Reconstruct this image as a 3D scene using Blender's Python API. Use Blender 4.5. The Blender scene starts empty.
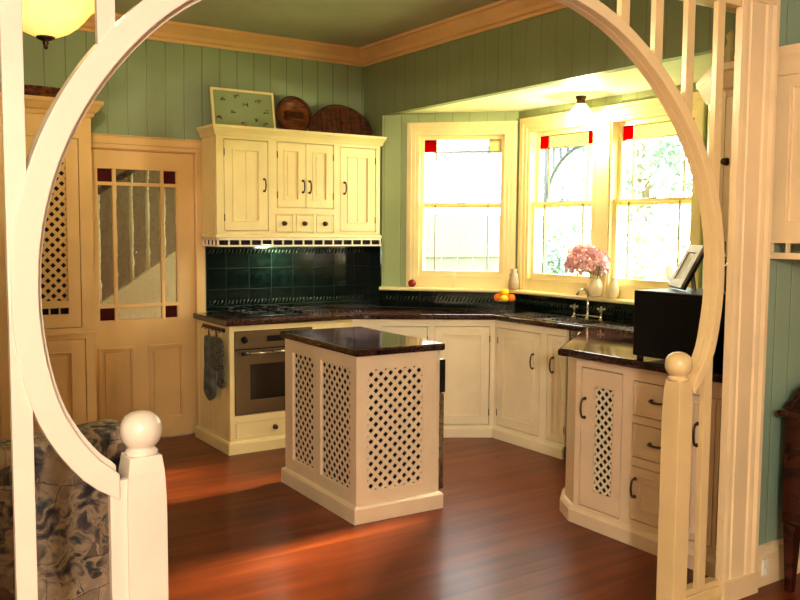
import bpy, bmesh, math, random
from mathutils import Vector, Matrix
random.seed(7)
D=bpy.data; SC=bpy.context.scene; COL=SC.collection
PI=math.pi
# ------------------------------------------------------------------ materials
def srgb(r,g,b):
    f=lambda c:(c/255/12.92) if c/255<=.04045 else ((c/255+.055)/1.055)**2.4
    return (f(r),f(g),f(b),1)
class NT:
    def __init__(s,name):
        s.m=D.materials.new(name); s.m.use_nodes=True; s.t=s.m.node_tree; s.n=s.t.nodes; s.l=s.t.links
        s.b=s.n['Principled BSDF']
    def add(s,kind,**kw):
        n=s.n.new(kind)
        for k,v in kw.items():
            if k in n.inputs: n.inputs[k].default_value=v
            else: setattr(n,k,v)
        return n
    def link(s,a,b): s.l.new(a,b)
    def pos(s): return s.add('ShaderNodeNewGeometry').outputs['Position']
    def obj(s): return s.add('ShaderNodeTexCoord').outputs['Object']
    def math(s,op,a,b=None,c=None):
        n=s.add('ShaderNodeMath',operation=op)
        for i,v in enumerate((a,b,c)):
            if v is None: continue
            if isinstance(v,(int,float)): n.inputs[i].default_value=v
            else: s.link(v,n.inputs[i])
        return n.outputs[0]
    def ramp(s,fac,stops):
        n=s.add('ShaderNodeValToRGB'); e=n.color_ramp.elements
        while len(e)<len(stops): e.new(.5)
        for i,(p,c) in enumerate(stops): e[i].position=p; e[i].color=c
        s.link(fac,n.inputs['Fac']); return n.outputs['Color']
    def mix(s,fac,a,b,mode='MIX'):
        n=s.add('ShaderNodeMix',data_type='RGBA',blend_type=mode)
        for i,v in ((0,fac),(6,a),(7,b)):
            if isinstance(v,(int,float,tuple)): n.inputs[i].default_value=v
            else: s.link(v,n.inputs[i])
        return n.outputs[2]
    def bump(s,h,strength=.2,dist=.01):
        n=s.add('ShaderNodeBump'); n.inputs['Strength'].default_value=strength; n.inputs['Distance'].default_value=dist
        s.link(h,n.inputs['Height']); s.link(n.outputs[0],s.b.inputs['Normal'])
def setb(b,**kw):
    for k,v in kw.items(): b.inputs[k.replace('_',' ')].default_value=v
def paint(name,col,rough=.4,var=.06,spec=.5):
    t=NT(name); setb(t.b,Roughness=rough); t.b.inputs['Specular IOR Level'].default_value=spec
    nz=t.add('ShaderNodeTexNoise',Scale=3.5,Detail=3.0); t.link(t.pos(),nz.inputs['Vector'])
    c2=tuple(min(1,c*(1-var)) for c in col[:3])+(1,); c3=tuple(min(1,c*(1+var*.6)) for c in col[:3])+(1,)
    t.link(t.ramp(nz.outputs['Fac'],[(.35,c2),(.65,c3)]),t.b.inputs['Base Color'])
    return t.m
def plain(name,col,rough=.5,metal=0,**kw):
    t=NT(name); setb(t.b,Base_Color=col,Roughness=rough,Metallic=metal)
    nz=t.add('ShaderNodeTexNoise',Scale=40.0); t.link(t.obj(),nz.inputs['Vector'])
    r=t.math('MULTIPLY_ADD',nz.outputs['Fac'],.1,max(0,rough-.05)); t.link(r,t.b.inputs['Roughness'])
    for k,v in kw.items(): t.b.inputs[k.replace('_',' ')].default_value=v
    return t.m
def boards(name,col,dx,dy,pitch=.137,off=0.0,rough=.45,depth=.6):
    """painted tongue and groove lining, grooves run up the wall"""
    t=NT(name); setb(t.b,Roughness=rough)
    sep=t.add('ShaderNodeSeparateXYZ'); t.link(t.pos(),sep.inputs[0])
    u=t.math('ADD',t.math('MULTIPLY',sep.outputs[0],dx/pitch),t.math('MULTIPLY_ADD',sep.outputs[1],dy/pitch,off))
    fr=t.math('FRACT',u); d=t.math('ABSOLUTE',t.math('SUBTRACT',fr,.5))
    g=t.math('GREATER_THAN',d,.475)
    g2=t.math('SMOOTH_MIN',t.math('MULTIPLY',t.math('SUBTRACT',.5,d),20),1,.2)
    nz=t.add('ShaderNodeTexNoise',Scale=2.0,Detail=3.0); t.link(t.pos(),nz.inputs['Vector'])
    base=t.ramp(nz.outputs['Fac'],[(.3,tuple(c*.9 for c in col[:3])+(1,)),(.7,tuple(c*1.06 for c in col[:3])+(1,))])
    t.link(t.mix(t.math('MULTIPLY',g,depth),base,tuple(c*.35 for c in col[:3])+(1,)),t.b.inputs['Base Color'])
    t.bump(g2,.5,.004)
    return t.m
M={}
CREAM=srgb(236,214,160)
M['cream']=paint('cream_paint',srgb(240,222,168),.33)
M['cream2']=paint('cream_paint_pale',srgb(242,230,204),.33)
M['cream_dark']=paint('cream_paint_inside',srgb(90,74,50),.6)
M['peach']=paint('peach_paint',srgb(230,196,140),.36)
M['pantry']=paint('pantry_paint',srgb(226,190,132),.36)
M['trimwood']=paint('crown_paint',srgb(232,188,132),.35)
M['white']=paint('white_gloss_paint',srgb(228,218,206),.22)
M['white_warm_lit']=paint('white_gloss_paint_warm_lit',srgb(232,208,160),.25)  # same paint as the left posts, with warm light put into the colour
M['casing']=paint('casing_paint',srgb(236,214,176),.28)
M['wincream']=paint('window_paint',srgb(244,228,178),.35)
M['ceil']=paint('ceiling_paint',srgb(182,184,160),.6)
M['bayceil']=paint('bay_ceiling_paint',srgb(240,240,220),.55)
GREEN=srgb(152,166,134)
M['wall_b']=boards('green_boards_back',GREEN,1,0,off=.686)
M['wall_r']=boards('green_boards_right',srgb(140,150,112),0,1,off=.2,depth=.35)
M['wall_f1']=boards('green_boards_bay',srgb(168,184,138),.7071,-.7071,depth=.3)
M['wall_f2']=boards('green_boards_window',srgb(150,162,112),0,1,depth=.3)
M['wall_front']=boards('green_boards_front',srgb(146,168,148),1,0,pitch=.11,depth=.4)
M['roomwall']=paint('plaster_paint',srgb(205,190,160),.6)
M['dark_metal']=plain('aged_bronze',srgb(92,72,52),.36,.75)
M['black']=plain('black_plastic',srgb(8,8,9),.3)
M['blackmatte']=plain('black_iron',srgb(14,13,13),.45)
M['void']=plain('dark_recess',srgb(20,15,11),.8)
M['steel']=plain('brushed_steel',srgb(170,160,146),.28,1.0)
M['steel_oven']=plain('oven_steel',srgb(128,110,86),.36,.75)
M['chrome']=plain('chrome',srgb(225,222,214),.1,1.0)
M['ovenglass']=plain('oven_glass',srgb(40,32,22),.08)
M['knobwhite']=plain('white_plastic',srgb(230,225,210),.4)
def granite():
    t=NT('brown_granite'); setb(t.b,Roughness=.07)
    v=t.add('ShaderNodeTexVoronoi',Scale=130.0); t.link(t.pos(),v.inputs['Vector'])
    n=t.add('ShaderNodeTexNoise',Scale=60.0,Detail=4.0); t.link(t.pos(),n.inputs['Vector'])
    a=t.ramp(v.outputs['Color'],[(.2,srgb(20,11,10)),(.5,srgb(48,28,23)),(.8,srgb(84,54,44))])
    b=t.ramp(n.outputs['Fac'],[(.42,srgb(30,17,14)),(.62,srgb(86,56,44))])
    t.link(t.mix(.5,a,b),t.b.inputs['Base Color']); return t.m
M['granite']=granite()
def woodfloor():
    t=NT('polished_floorboards')
    sep=t.add('ShaderNodeSeparateXYZ'); t.link(t.pos(),sep.inputs[0])
    row=t.math('FLOOR',t.math('MULTIPLY',sep.outputs[1],1/.135))
    off=t.math('MULTIPLY',row,2.37)
    cx=t.math('ADD',sep.outputs[0],off)
    cmb=t.add('ShaderNodeCombineXYZ'); t.link(t.math('MULTIPLY',cx,.55),cmb.inputs[0]); t.link(t.math('MULTIPLY',sep.outputs[1],6.5),cmb.inputs[1]); t.link(row,cmb.inputs[2])
    n=t.add('ShaderNodeTexNoise',Scale=1.5,Detail=5.0,Roughness=.6,Distortion=.15); t.link(cmb.outputs[0],n.inputs['Vector'])
    wn=t.add('ShaderNodeTexWhiteNoise',noise_dimensions='1D'); t.link(t.math('ADD',row,t.math('MULTIPLY',t.math('FLOOR',t.math('MULTIPLY',cx,.3)),.37)),wn.inputs['W'])
    c=t.ramp(n.outputs['Fac'],[(.3,srgb(90,37,12)),(.5,srgb(114,50,17)),(.7,srgb(140,68,25))])
    tint=t.ramp(wn.outputs['Value'],[(0,(.92,.90,.88,1)),(1,(1.04,1.03,1.02,1))])
    c=t.mix(.8,c,tint,'MULTIPLY')
    fy=t.math('FRACT',t.math('MULTIPLY',sep.outputs[1],1/.135))
    gap=t.math('LESS_THAN',fy,.02)
    # knots
    kn=t.add('ShaderNodeTexVoronoi',Scale=2.2,Randomness=1.0); t.link(t.pos(),kn.inputs['Vector'])
    k=t.math('LESS_THAN',kn.outputs['Distance'],.05)
    c=t.mix(t.math('MULTIPLY',k,.55),c,srgb(48,18,6))
    c=t.mix(t.math('MULTIPLY',gap,.45),c,srgb(60,24,9))
    t.link(c,t.b.inputs['Base Color'])
    big=t.add('ShaderNodeTexNoise',Scale=2.0,Detail=2.0); t.link(t.pos(),big.inputs['Vector'])
    t.link(t.math('MULTIPLY_ADD',big.outputs['Fac'],.14,.26),t.b.inputs['Roughness'])
    t.bump(t.math('ADD',t.math('MULTIPLY',big.outputs['Fac'],.6),t.math('MULTIPLY',gap,-.3)),.05,.01)
    t.b.inputs['Specular IOR Level'].default_value=.30; t.b.inputs['Coat Weight'].default_value=.06; t.b.inputs['Coat Roughness'].default_value=.12
    return t.m
M['floor']=woodfloor()
def tiles(name,ax):
    t=NT(name); setb(t.b,Roughness=.12)
    sep=t.add('ShaderNodeSeparateXYZ'); t.link(t.pos(),sep.inputs[0])
    u=t.math('ADD',t.math('MULTIPLY',sep.outputs[0],ax[0]/.187),t.math('MULTIPLY_ADD',sep.outputs[1],ax[1]/.187,.43))
    v=t.math('MULTIPLY_ADD',sep.outputs[2],1/.16,.22)
    gu=t.math('LESS_THAN',t.math('FRACT',u),.02); gv=t.math('LESS_THAN',t.math('FRACT',v),.022)
    g=t.math('MAXIMUM',gu,gv)
    n=t.add('ShaderNodeTexNoise',Scale=22.0,Detail=4.0); t.link(t.pos(),n.inputs['Vector'])
    base=t.ramp(n.outputs['Fac'],[(.35,srgb(5,13,11)),(.7,srgb(18,36,31))])
    t.link(t.mix(g,base,srgb(44,56,50)),t.b.inputs['Base Color'])
    t.bump(t.math('SUBTRACT',t.math('MULTIPLY',n.outputs['Fac'],.3),g),.25,.006)
    return t.m
M['tile_b']=tiles('green_tiles_back',(1,0)); M['tile_r']=tiles('green_tiles_right',(0,1)); M['tile_f']=tiles('green_tiles_bay',(.7071,-.7071))
M['tilerope']=plain('green_glaze_relief',srgb(52,66,54),.12)
def lightglass(name,col,strength,power=1.0):
    t=NT(name); n=t.add('ShaderNodeTexNoise',Scale=9.0,Detail=2.0); t.link(t.obj(),n.inputs['Vector'])
    lw=t.add('ShaderNodeLayerWeight',Blend=.4)
    c=t.mix(lw.outputs['Facing'],col,tuple(c*k for c,k in zip(col[:3],(.95,.72,.35)))+(1,))
    setb(t.b,Roughness=.3); t.link(c,t.b.inputs['Base Color']); t.link(c,t.b.inputs['Emission Color'])
    s=t.math('MULTIPLY_ADD',n.outputs['Fac'],strength*.8,strength*.6); t.link(s,t.b.inputs['Emission Strength']); return t.m
M['shade']=lightglass('alabaster_glass',srgb(255,228,150),1.35)
M['bayshade']=lightglass('frosted_glass',srgb(255,246,215),4.0)
def pane(name,col,rough=0.0,alpha=.1,bump=0):
    t=NT(name)
    out=t.n['Material Output']; tr=t.add('ShaderNodeBsdfTransparent'); tr.inputs[0].default_value=col
    gl=t.add('ShaderNodeBsdfGlossy'); gl.inputs['Roughness'].default_value=rough
    mx=t.add('ShaderNodeMixShader'); mx.inputs[0].default_value=alpha
    t.link(tr.outputs[0],mx.inputs[1]); t.link(gl.outputs[0],mx.inputs[2]); t.link(mx.outputs[0],out.inputs[0])
    return t.m
M['pane']=pane('clear_pane',(.97,.98,.96,1),0.02,.05)
def stained(name,col,tint):
    t=NT(name); out=t.n['Material Output']
    tr=t.add('ShaderNodeBsdfTranslucent'); tr.inputs[0].default_value=col
    tp=t.add('ShaderNodeBsdfTransparent'); tp.inputs[0].default_value=tint
    mx=t.add('ShaderNodeMixShader'); mx.inputs[0].default_value=.45
    t.link(tr.outputs[0],mx.inputs[1]); t.link(tp.outputs[0],mx.inputs[2]); t.link(mx.outputs[0],out.inputs[0]); return t.m
M['red']=stained('red_glass',srgb(170,20,16),(.10,.003,.003,1))
M['creamglass']=stained('cream_glass',(.5,.42,.24,1),(.24,.19,.10,1))
M['darkred']=plain('ruby_glass',srgb(74,8,12),.1)
def obscure():
    t=NT('obscure_glass'); out=t.n['Material Output']
    r=t.add('ShaderNodeBsdfRefraction'); r.inputs['Roughness'].default_value=.0; r.inputs['IOR'].default_value=1.02; r.inputs[0].default_value=(.86,.84,.76,1)
    gl=t.add('ShaderNodeBsdfGlossy'); gl.inputs['Roughness'].default_value=.1
    n=t.add('ShaderNodeTexNoise',Scale=30.0,Detail=1.0); t.link(t.obj(),n.inputs['Vector'])
    b=t.add('ShaderNodeBump'); b.inputs['Strength'].default_value=.5; b.inputs['Distance'].default_value=.02; t.link(n.outputs['Fac'],b.inputs['Height'])
    t.link(b.outputs[0],r.inputs['Normal']); t.link(b.outputs[0],gl.inputs['Normal'])
    mx=t.add('ShaderNodeMixShader'); mx.inputs[0].default_value=.1
    t.link(r.outputs[0],mx.inputs[1]); t.link(gl.outputs[0],mx.inputs[2]); t.link(mx.outputs[0],out.inputs[0]); return t.m
M['obscure']=obscure()
M['lead']=plain('pale_leading',srgb(150,136,104),.5)
def fabric(name,stops,scale=6,det=6,rough=.9,dist=0):
    t=NT(name); setb(t.b,Roughness=rough)
    n=t.add('ShaderNodeTexNoise',Scale=float(scale),Detail=float(det),Distortion=float(dist)); t.link(t.obj(),n.inputs['Vector'])
    t.link(t.ramp(n.outputs['Fac'],stops),t.b.inputs['Base Color'])
    w=t.add('ShaderNodeTexNoise',Scale=160.0); t.link(t.obj(),w.inputs['Vector']); t.bump(w.outputs['Fac'],.3,.003); return t.m
def tapestry():
    """woven village scene: pale house fronts with dark windows and arches among brushy foliage"""
    t=NT('tapestry_fabric'); setb(t.b,Roughness=.9)
    o=t.obj(); sep=t.add('ShaderNodeSeparateXYZ'); t.link(o,sep.inputs[0])
    cmb=t.add('ShaderNodeCombineXYZ'); t.link(sep.outputs[0],cmb.inputs[0]); t.link(sep.outputs[2],cmb.inputs[1]); t.link(sep.outputs[1],cmb.inputs[2])
    nz=t.add('ShaderNodeTexNoise',Scale=5.0,Detail=8.0,Distortion=.4); t.link(o,nz.inputs['Vector'])
    warp=t.mix(.10,cmb.outputs[0],nz.outputs['Color'],'ADD')
    mp=t.add('ShaderNodeMapping'); mp.inputs['Rotation'].default_value=(0,0,.12); t.link(warp,mp.inputs[0])
    bk=t.add('ShaderNodeTexBrick'); t.link(mp.outputs[0],bk.inputs['Vector'])
    for k,v in (('Scale',4.6),('Mortar Size',.006),('Brick Width',.55),('Row Height',.62),('Bias',-.2)): bk.inputs[k].default_value=v
    bk.inputs['Color1'].default_value=srgb(206,182,152); bk.inputs['Color2'].default_value=srgb(96,70,68); bk.inputs['Mortar'].default_value=srgb(44,38,40)
    bk2=t.add('ShaderNodeTexVoronoi',Scale=9.0,distance='CHEBYCHEV',Randomness=.55); t.link(warp,bk2.inputs['Vector'])
    s1=t.add('ShaderNodeSeparateColor'); t.link(bk2.outputs['Color'],s1.inputs[0])
    house=bk.outputs['Color']
    win=t.math('MULTIPLY',t.math('LESS_THAN',bk2.outputs['Distance'],.22),t.math('GREATER_THAN',s1.outputs[1],.45))
    brush=t.add('ShaderNodeTexNoise',Scale=15.0,Detail=8.0,Distortion=.7); t.link(warp,brush.inputs['Vector'])
    fol=t.ramp(brush.outputs['Fac'],[(.34,srgb(30,27,34)),(.46,srgb(92,82,82)),(.55,srgb(172,150,124)),(.66,srgb(70,76,78))])
    c=t.mix(t.ramp(nz.outputs['Fac'],[(.46,(0,0,0,1)),(.56,(1,1,1,1))]),house,fol)
    c=t.mix(t.math('MULTIPLY',win,.85),c,srgb(24,22,28))
    c=t.mix(.35,c,fol)
    t.link(c,t.b.inputs['Base Color'])
    w=t.add('ShaderNodeTexNoise',Scale=180.0); t.link(o,w.inputs['Vector']); t.bump(w.outputs['Fac'],.3,.003); return t.m
M['tapestry']=tapestry()
M['mitt']=fabric('grey_mitt',[(.35,srgb(70,76,80)),(.65,srgb(124,130,130))],14)
M['mitt2']=fabric('patterned_mitt',[(.4,srgb(46,44,42)),(.5,srgb(128,124,112)),(.6,srgb(70,70,68))],45,3)
def wood(name,c1,c2,rough=.3,sc=(2,2,5)):
    t=NT(name); setb(t.b,Roughness=rough); mp=t.add('ShaderNodeMapping'); mp.inputs['Scale'].default_value=sc
    t.link(t.obj(),mp.inputs[0]); n=t.add('ShaderNodeTexNoise',Scale=3.0,Detail=6.0,Distortion=.8); t.link(mp.outputs[0],n.inputs['Vector'])
    t.link(t.ramp(n.outputs['Fac'],[(.3,c1),(.7,c2)]),t.b.inputs['Base Color']); return t.m
M['mahogany']=wood('dark_mahogany',srgb(34,12,6),srgb(74,28,12),.25)
M['carved']=wood('carved_wood',srgb(44,20,8),srgb(112,58,26),.45,(6,6,20))
M['plate']=wood('turned_wood',srgb(66,30,12),srgb(150,88,38),.35,(3,3,26))
M['wicker']=fabric('wicker',[(.4,srgb(60,28,14)),(.6,srgb(128,70,38))],30)
M['copper']=plain('copper_glaze',srgb(130,70,34),.2,.5)
M['lemon']=plain('lemon_peel',srgb(246,200,30),.4)
M['orange']=plain('orange_peel',srgb(240,130,20),.4)
M['apple']=plain('apple_skin',srgb(150,30,24),.3)
M['glass']=pane('bowl_glass',(.85,.9,.88,1),.05,.25)
M['vase']=plain('ivory_ceramic',srgb(240,226,186),.2)
M['vasegrey']=plain('grey_glaze',srgb(190,175,150),.3)
def petals():
    t=NT('pink_petals'); setb(t.b,Roughness=.6); n=t.add('ShaderNodeTexNoise',Scale=28.0,Detail=2.0); t.link(t.obj(),n.inputs['Vector'])
    t.link(t.ramp(n.outputs['Fac'],[(.3,srgb(236,160,168)),(.5,srgb(250,206,208)),(.7,srgb(255,238,232))]),t.b.inputs['Base Color'])
    t.b.inputs['Subsurface Weight'].default_value=.15; t.b.inputs['Subsurface Radius'].default_value=(.02,.01,.01); return t.m
M['petal']=petals()
M['leaf']=plain('leaf_green',srgb(86,124,50),.5)
M['silver']=plain('pewter_frame',srgb(150,140,122),.35,.6)
M['photo']=plain('pale_print',srgb(225,225,222),.4)
M['cloth']=fabric('pale_cloth',[(.3,srgb(190,198,214)),(.7,srgb(228,230,236))],5)
def foliage():
    t=NT('tree_foliage'); setb(t.b,Roughness=.7); n=t.add('ShaderNodeTexNoise',Scale=1.6,Detail=5.0); t.link(t.pos(),n.inputs['Vector'])
    t.link(t.ramp(n.outputs['Fac'],[(.3,srgb(118,136,130)),(.55,srgb(146,160,152)),(.75,srgb(172,180,164))]),t.b.inputs['Base Color'])
    t.b.inputs['Transmission Weight'].default_value=0; return t.m
M['foliage']=foliage()
M['bark']=plain('bark',srgb(120,104,84),.8)
M['lawn']=fabric('lawn',[(.3,srgb(120,150,80)),(.7,srgb(170,190,120))],3)
M['verandah']=paint('verandah_paint',srgb(88,98,112),.5)
M['fence']=paint('fence_paint',srgb(116,116,108),.6)
M['stairwhite']=paint('stair_paint',srgb(226,216,190),.4)
M['stairdark']=paint('hall_wall_paint',srgb(120,98,72),.6)
def trayprint():
    t=NT('flowered_board'); setb(t.b,Roughness=.5)
    return t
M['sage']=paint('sage_board',srgb(150,160,120),.5)
M['sprig']=plain('printed_sprig',srgb(92,60,52),.6)
M['ornament']=plain('pale_bisque',srgb(196,180,130),.4)
# ------------------------------------------------------------------ mesh helpers
def frame(ox,oy,ux,uy,oz=0):
    """local frame: u along a face, v outward (right-hand side of u), w up"""
    L=math.hypot(ux,uy); ux/=L; uy/=L
    m=Matrix(((ux,uy,0,ox),(uy,-ux,0,oy),(0,0,1,oz),(0,0,0,1)))
    return m
W0=Matrix.Identity(4)
class MB:
    def __init__(s,fr=None): s.v=[];s.f=[];s.fr=fr or W0; s.sm=[]
    def _add(s,vs,fs,smooth=False):
        b=len(s.v); s.v+= [s.fr@Vector(p) for p in vs]; s.f+=[tuple(b+i for i in f) for f in fs]; s.sm+=[smooth]*len(fs); return s
    def box(s,a,b,c,d,e,f):
        """u0,u1,v0,v1,w0,w1"""
        vs=[(x,y,z) for z in (e,f) for y in (c,d) for x in (a,b)]
        return s._add(vs,[(0,2,3,1),(4,5,7,6),(0,1,5,4),(2,6,7,3),(0,4,6,2),(1,3,7,5)])
    def prism(s,pts,z0,z1):
        n=len(pts); vs=[(x,y,z0) for x,y in pts]+[(x,y,z1) for x,y in pts]
        return s._add(vs,[tuple(range(n-1,-1,-1)),tuple(range(n,2*n))]+[(i,(i+1)%n,n+(i+1)%n,n+i) for i in range(n)])
    def vprism(s,pts,v0,v1):
        """polygon in (u,w), extruded v0..v1"""
        n=len(pts); vs=[(x,v0,z) for x,z in pts]+[(x,v1,z) for x,z in pts]
        return s._add(vs,[tuple(range(n)),tuple(range(2*n-1,n-1,-1))]+[((i+1)%n,i,n+i,n+(i+1)%n) for i in range(n)])
    def uprism(s,pts,u0,u1):
        """polygon in (v,w), extruded u0..u1"""
        n=len(pts); vs=[(u0,y,z) for y,z in pts]+[(u1,y,z) for y,z in pts]
        return s._add(vs,[tuple(range(n)),tuple(range(2*n-1,n-1,-1))]+[((i+1)%n,i,n+i,n+(i+1)%n) for i in range(n)])
    def tube(s,pts,r,n=10,closed=False,smooth=True):
        pts=[Vector(p) for p in pts]; N=len(pts); rs=r if isinstance(r,(list,tuple)) else [r]*N
        vs=[];fs=[]; prev=None
        for i,p in enumerate(pts):
            if closed: t=pts[(i+1)%N]-pts[i-1]
            else: t=pts[min(i+1,N-1)]-pts[max(i-1,0)]
            t.normalize()
            if prev is None:
                a=Vector((0,0,1)) if abs(t.z)<.9 else Vector((1,0,0)); x=t.cross(a).normalized()
            else: x=(prev-t*prev.dot(t)).normalized()
            prev=x; y=t.cross(x)
            for k in range(n):
                q=2*PI*k/n; vs.append(p+(x*math.cos(q)+y*math.sin(q))*rs[i])
        seg=N if closed else N-1
        for i in range(seg):
            for k in range(n):
                a=i*n+k;b=i*n+(k+1)%n;c=((i+1)%N)*n+(k+1)%n;d=((i+1)%N)*n+k
                fs.append((a,b,c,d))
        if not closed: fs+= [tuple(range(n-1,-1,-1)),tuple((N-1)*n+k for k in range(n))]
        return s._add([tuple(v) for v in vs],fs,smooth)
    def lathe(s,prof,c=(0,0,0),n=24,axis='z',smooth=True,wave=None):
        """prof: list of (r,h)"""
        vs=[];fs=[]
        for j,(r,h) in enumerate(prof):
            for k in range(n):
                q=2*PI*k/n; rr=r*(1+(wave(q,j) if wave else 0))
                p=(rr*math.cos(q),rr*math.sin(q),h)
                if axis=='y': p=(p[0],p[2],p[1])
                if axis=='x': p=(p[2],p[0],p[1])
                vs.append((c[0]+p[0],c[1]+p[1],c[2]+p[2]))
        for j in range(len(prof)-1):
            for k in range(n): fs.append((j*n+k,j*n+(k+1)%n,(j+1)*n+(k+1)%n,(j+1)*n+k))
        fs+=[tuple(range(n-1,-1,-1)),tuple((len(prof)-1)*n+k for k in range(n))]
        return s._add(vs,fs,smooth)
    def ball(s,c,r,n=16,sq=(1,1,1)):
        prof=[(max(1e-4,math.sin(PI*i/n)),-math.cos(PI*i/n)) for i in range(n+1)]
        vs=[];fs=[];m=2*n
        for (a,h) in prof:
            for k in range(m):
                q=2*PI*k/m; vs.append((c[0]+r*sq[0]*a*math.cos(q),c[1]+r*sq[1]*a*math.sin(q),c[2]+r*sq[2]*h))
        for j in range(n):
            for k in range(m): fs.append((j*m+k,j*m+(k+1)%m,(j+1)*m+(k+1)%m,(j+1)*m+k))
        return s._add(vs,fs,True)
    def sweep(s,path,prof,closed=False):
        """mitred horizontal moulding. path: (x,y) corners; prof: (out,z) polygon; out is to the right of travel"""
        N=len(path); n=len(prof); vs=[];fs=[]
        for i,p in enumerate(path):
            p=Vector(p)
            d1=(p-Vector(path[i-1])).normalized() if (i>0 or closed) else None
            d2=(Vector(path[(i+1)%N])-p).normalized() if (i<N-1 or closed) else None
            if d1 is None: d1=d2
            if d2 is None: d2=d1
            n1=Vector((d1.y,-d1.x)); n2=Vector((d2.y,-d2.x)); m=(n1+n2); m=m/max(.2,m.dot(n1)) 
            for (o,z) in prof: vs.append((p.x+m.x*o,p.y+m.y*o,z))
        seg=N if closed else N-1
        for i in range(seg):
            for k in range(n):
                j=(i+1)%N; fs.append((i*n+k,j*n+k,j*n+(k+1)%n,i*n+(k+1)%n))
        if not closed: fs+=[tuple(range(n)),tuple((N-1)*n+k for k in range(n-1,-1,-1))]
        return s._add(vs,fs)
    def grid(s,u0,u1,w0,w1,v0,v1,holes):
        """a slab u0..u1 x w0..w1 with rectangular holes (hu0,hu1,hw0,hw1)"""
        us=sorted({u0,u1,*[max(u0,min(u1,h[i])) for h in holes for i in (0,1)]}); ws=sorted({w0,w1,*[max(w0,min(w1,h[i])) for h in holes for i in (2,3)]})
        nu,nw=len(us)-1,len(ws)-1
        solid=lambda i,j: 0<=i<nu and 0<=j<nw and not any(h[0]-1e-6<=us[i] and us[i+1]<=h[1]+1e-6 and h[2]-1e-6<=ws[j] and ws[j+1]<=h[3]+1e-6 for h in holes)
        idx={};vs=[];fs=[]
        def V(i,j,k):
            if (i,j,k) not in idx: idx[(i,j,k)]=len(vs); vs.append((us[i],(v0,v1)[k],ws[j]))
            return idx[(i,j,k)]
        for i in range(nu):
            for j in range(nw):
                if not solid(i,j): continue
                fs.append((V(i,j,0),V(i+1,j,0),V(i+1,j+1,0),V(i,j+1,0))); fs.append((V(i,j,1),V(i,j+1,1),V(i+1,j+1,1),V(i+1,j,1)))
                if not solid(i-1,j): fs.append((V(i,j,0),V(i,j+1,0),V(i,j+1,1),V(i,j,1)))
                if not solid(i+1,j): fs.append((V(i+1,j,0),V(i+1,j,1),V(i+1,j+1,1),V(i+1,j+1,0)))
                if not solid(i,j-1): fs.append((V(i,j,0),V(i,j,1),V(i+1,j,1),V(i+1,j,0)))
                if not solid(i,j+1): fs.append((V(i,j+1,0),V(i+1,j+1,0),V(i+1,j+1,1),V(i,j+1,1)))
        return s._add(vs,fs)
    def lattice(s,u0,u1,w0,w1,v0,v1,pitch=.062,wd=.024):
        """two layers of diagonal laths clipped to the rectangle"""
        mid=(v0+v1)/2; W=u1-u0;H=w1-w0; h=wd/2*math.sqrt(2)
        for sgn in (1,-1):
            va,vb=(v0,mid) if sgn>0 else (mid,v1)
            # lines: u' + sgn*w' = c
            lo=0 if sgn>0 else -H; hi=W+H if sgn>0 else W
            k=math.floor(lo/pitch)
            while k*pitch<hi+pitch:
                c=k*pitch+pitch/2; k+=1
                poly=[(0,0),(W,0),(W,H),(0,H)]
                for side in (1,-1):
                    out=[]
                    f=lambda p: side*(p[0]+sgn*p[1]-c)-(-h)
                    g=lambda p: h-side*(p[0]+sgn*p[1]-c)
                    for i in range(len(poly)):
                        a,b=poly[i],poly[(i+1)%len(poly)]; fa,fb=g(a),g(b)
                        if fa>=0: out.append(a)
                        if (fa>=0)!=(fb>=0):
                            t=fa/(fa-fb); out.append((a[0]+(b[0]-a[0])*t,a[1]+(b[1]-a[1])*t))
                    poly=out
                    if len(poly)<3: break
                if len(poly)>=3: s.vprism([(u0+p[0],w0+p[1]) for p in poly],va,vb)
        return s
    def build(s,name,mat,parent=None,bevel=0,origin=None,kind=None,sub=0):
        me=D.meshes.new(name)
        if origin is None and parent is None:
            xs=[v.x for v in s.v];ys=[v.y for v in s.v];zs=[v.z for v in s.v]; origin=Vector(((min(xs)+max(xs))/2,(min(ys)+max(ys))/2,min(zs)))
        if parent is not None and origin is None: origin=WORLD[parent.name]
        origin=Vector(origin)
        me.from_pydata([tuple(v-origin) for v in s.v],[],s.f); me.materials.append(M[mat] if isinstance(mat,str) else mat)
        for p,q in zip(me.polygons,s.sm): p.use_smooth=q
        bm=bmesh.new(); bm.from_mesh(me); bmesh.ops.recalc_face_normals(bm,faces=bm.faces); bm.to_mesh(me); bm.free(); me.validate()
        o=D.objects.new(name,me); COL.objects.link(o); WORLD[o.name]=origin
        if parent is not None: o.parent=parent; o.location=origin-WORLD[parent.name]
        else: o.location=origin
        if bevel: 
            b=o.modifiers.new('edge','BEVEL'); b.width=bevel; b.segments=2; b.limit_method='ANGLE'; b.angle_limit=.6
        if sub: b=o.modifiers.new('sub','SUBSURF'); b.levels=sub; b.render_levels=sub
        if kind: o['kind']=kind
        return o
WORLD={}
def tag(o,label,cat,group=None,kind=None):
    o['label']=label; o['category']=cat
    if group: o['group']=group
    if kind: o['kind']=kind
    return o
def thing(name,label,cat,loc,group=None,kind=None):
    o=D.objects.new(name,None); COL.objects.link(o); o.location=loc; o.empty_display_size=.1; WORLD[o.name]=Vector(loc)
    if kind!='structure': tag(o,label,cat,group)
    else: o['label']=label
    if kind: o['kind']=kind
    return o
def struct(o): o['kind']='structure'; return o
# ------------------------------------------------------------------ room constants
YB=6.2; XR=3.757; CEIL=2.995
A1=(XR,5.91); B1=(4.52,5.147); B2=(4.52,3.42); A2=(XR,2.81); BAYZ=2.462
TH=.12
YS=2.2    # plane of the fretwork screen
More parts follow.
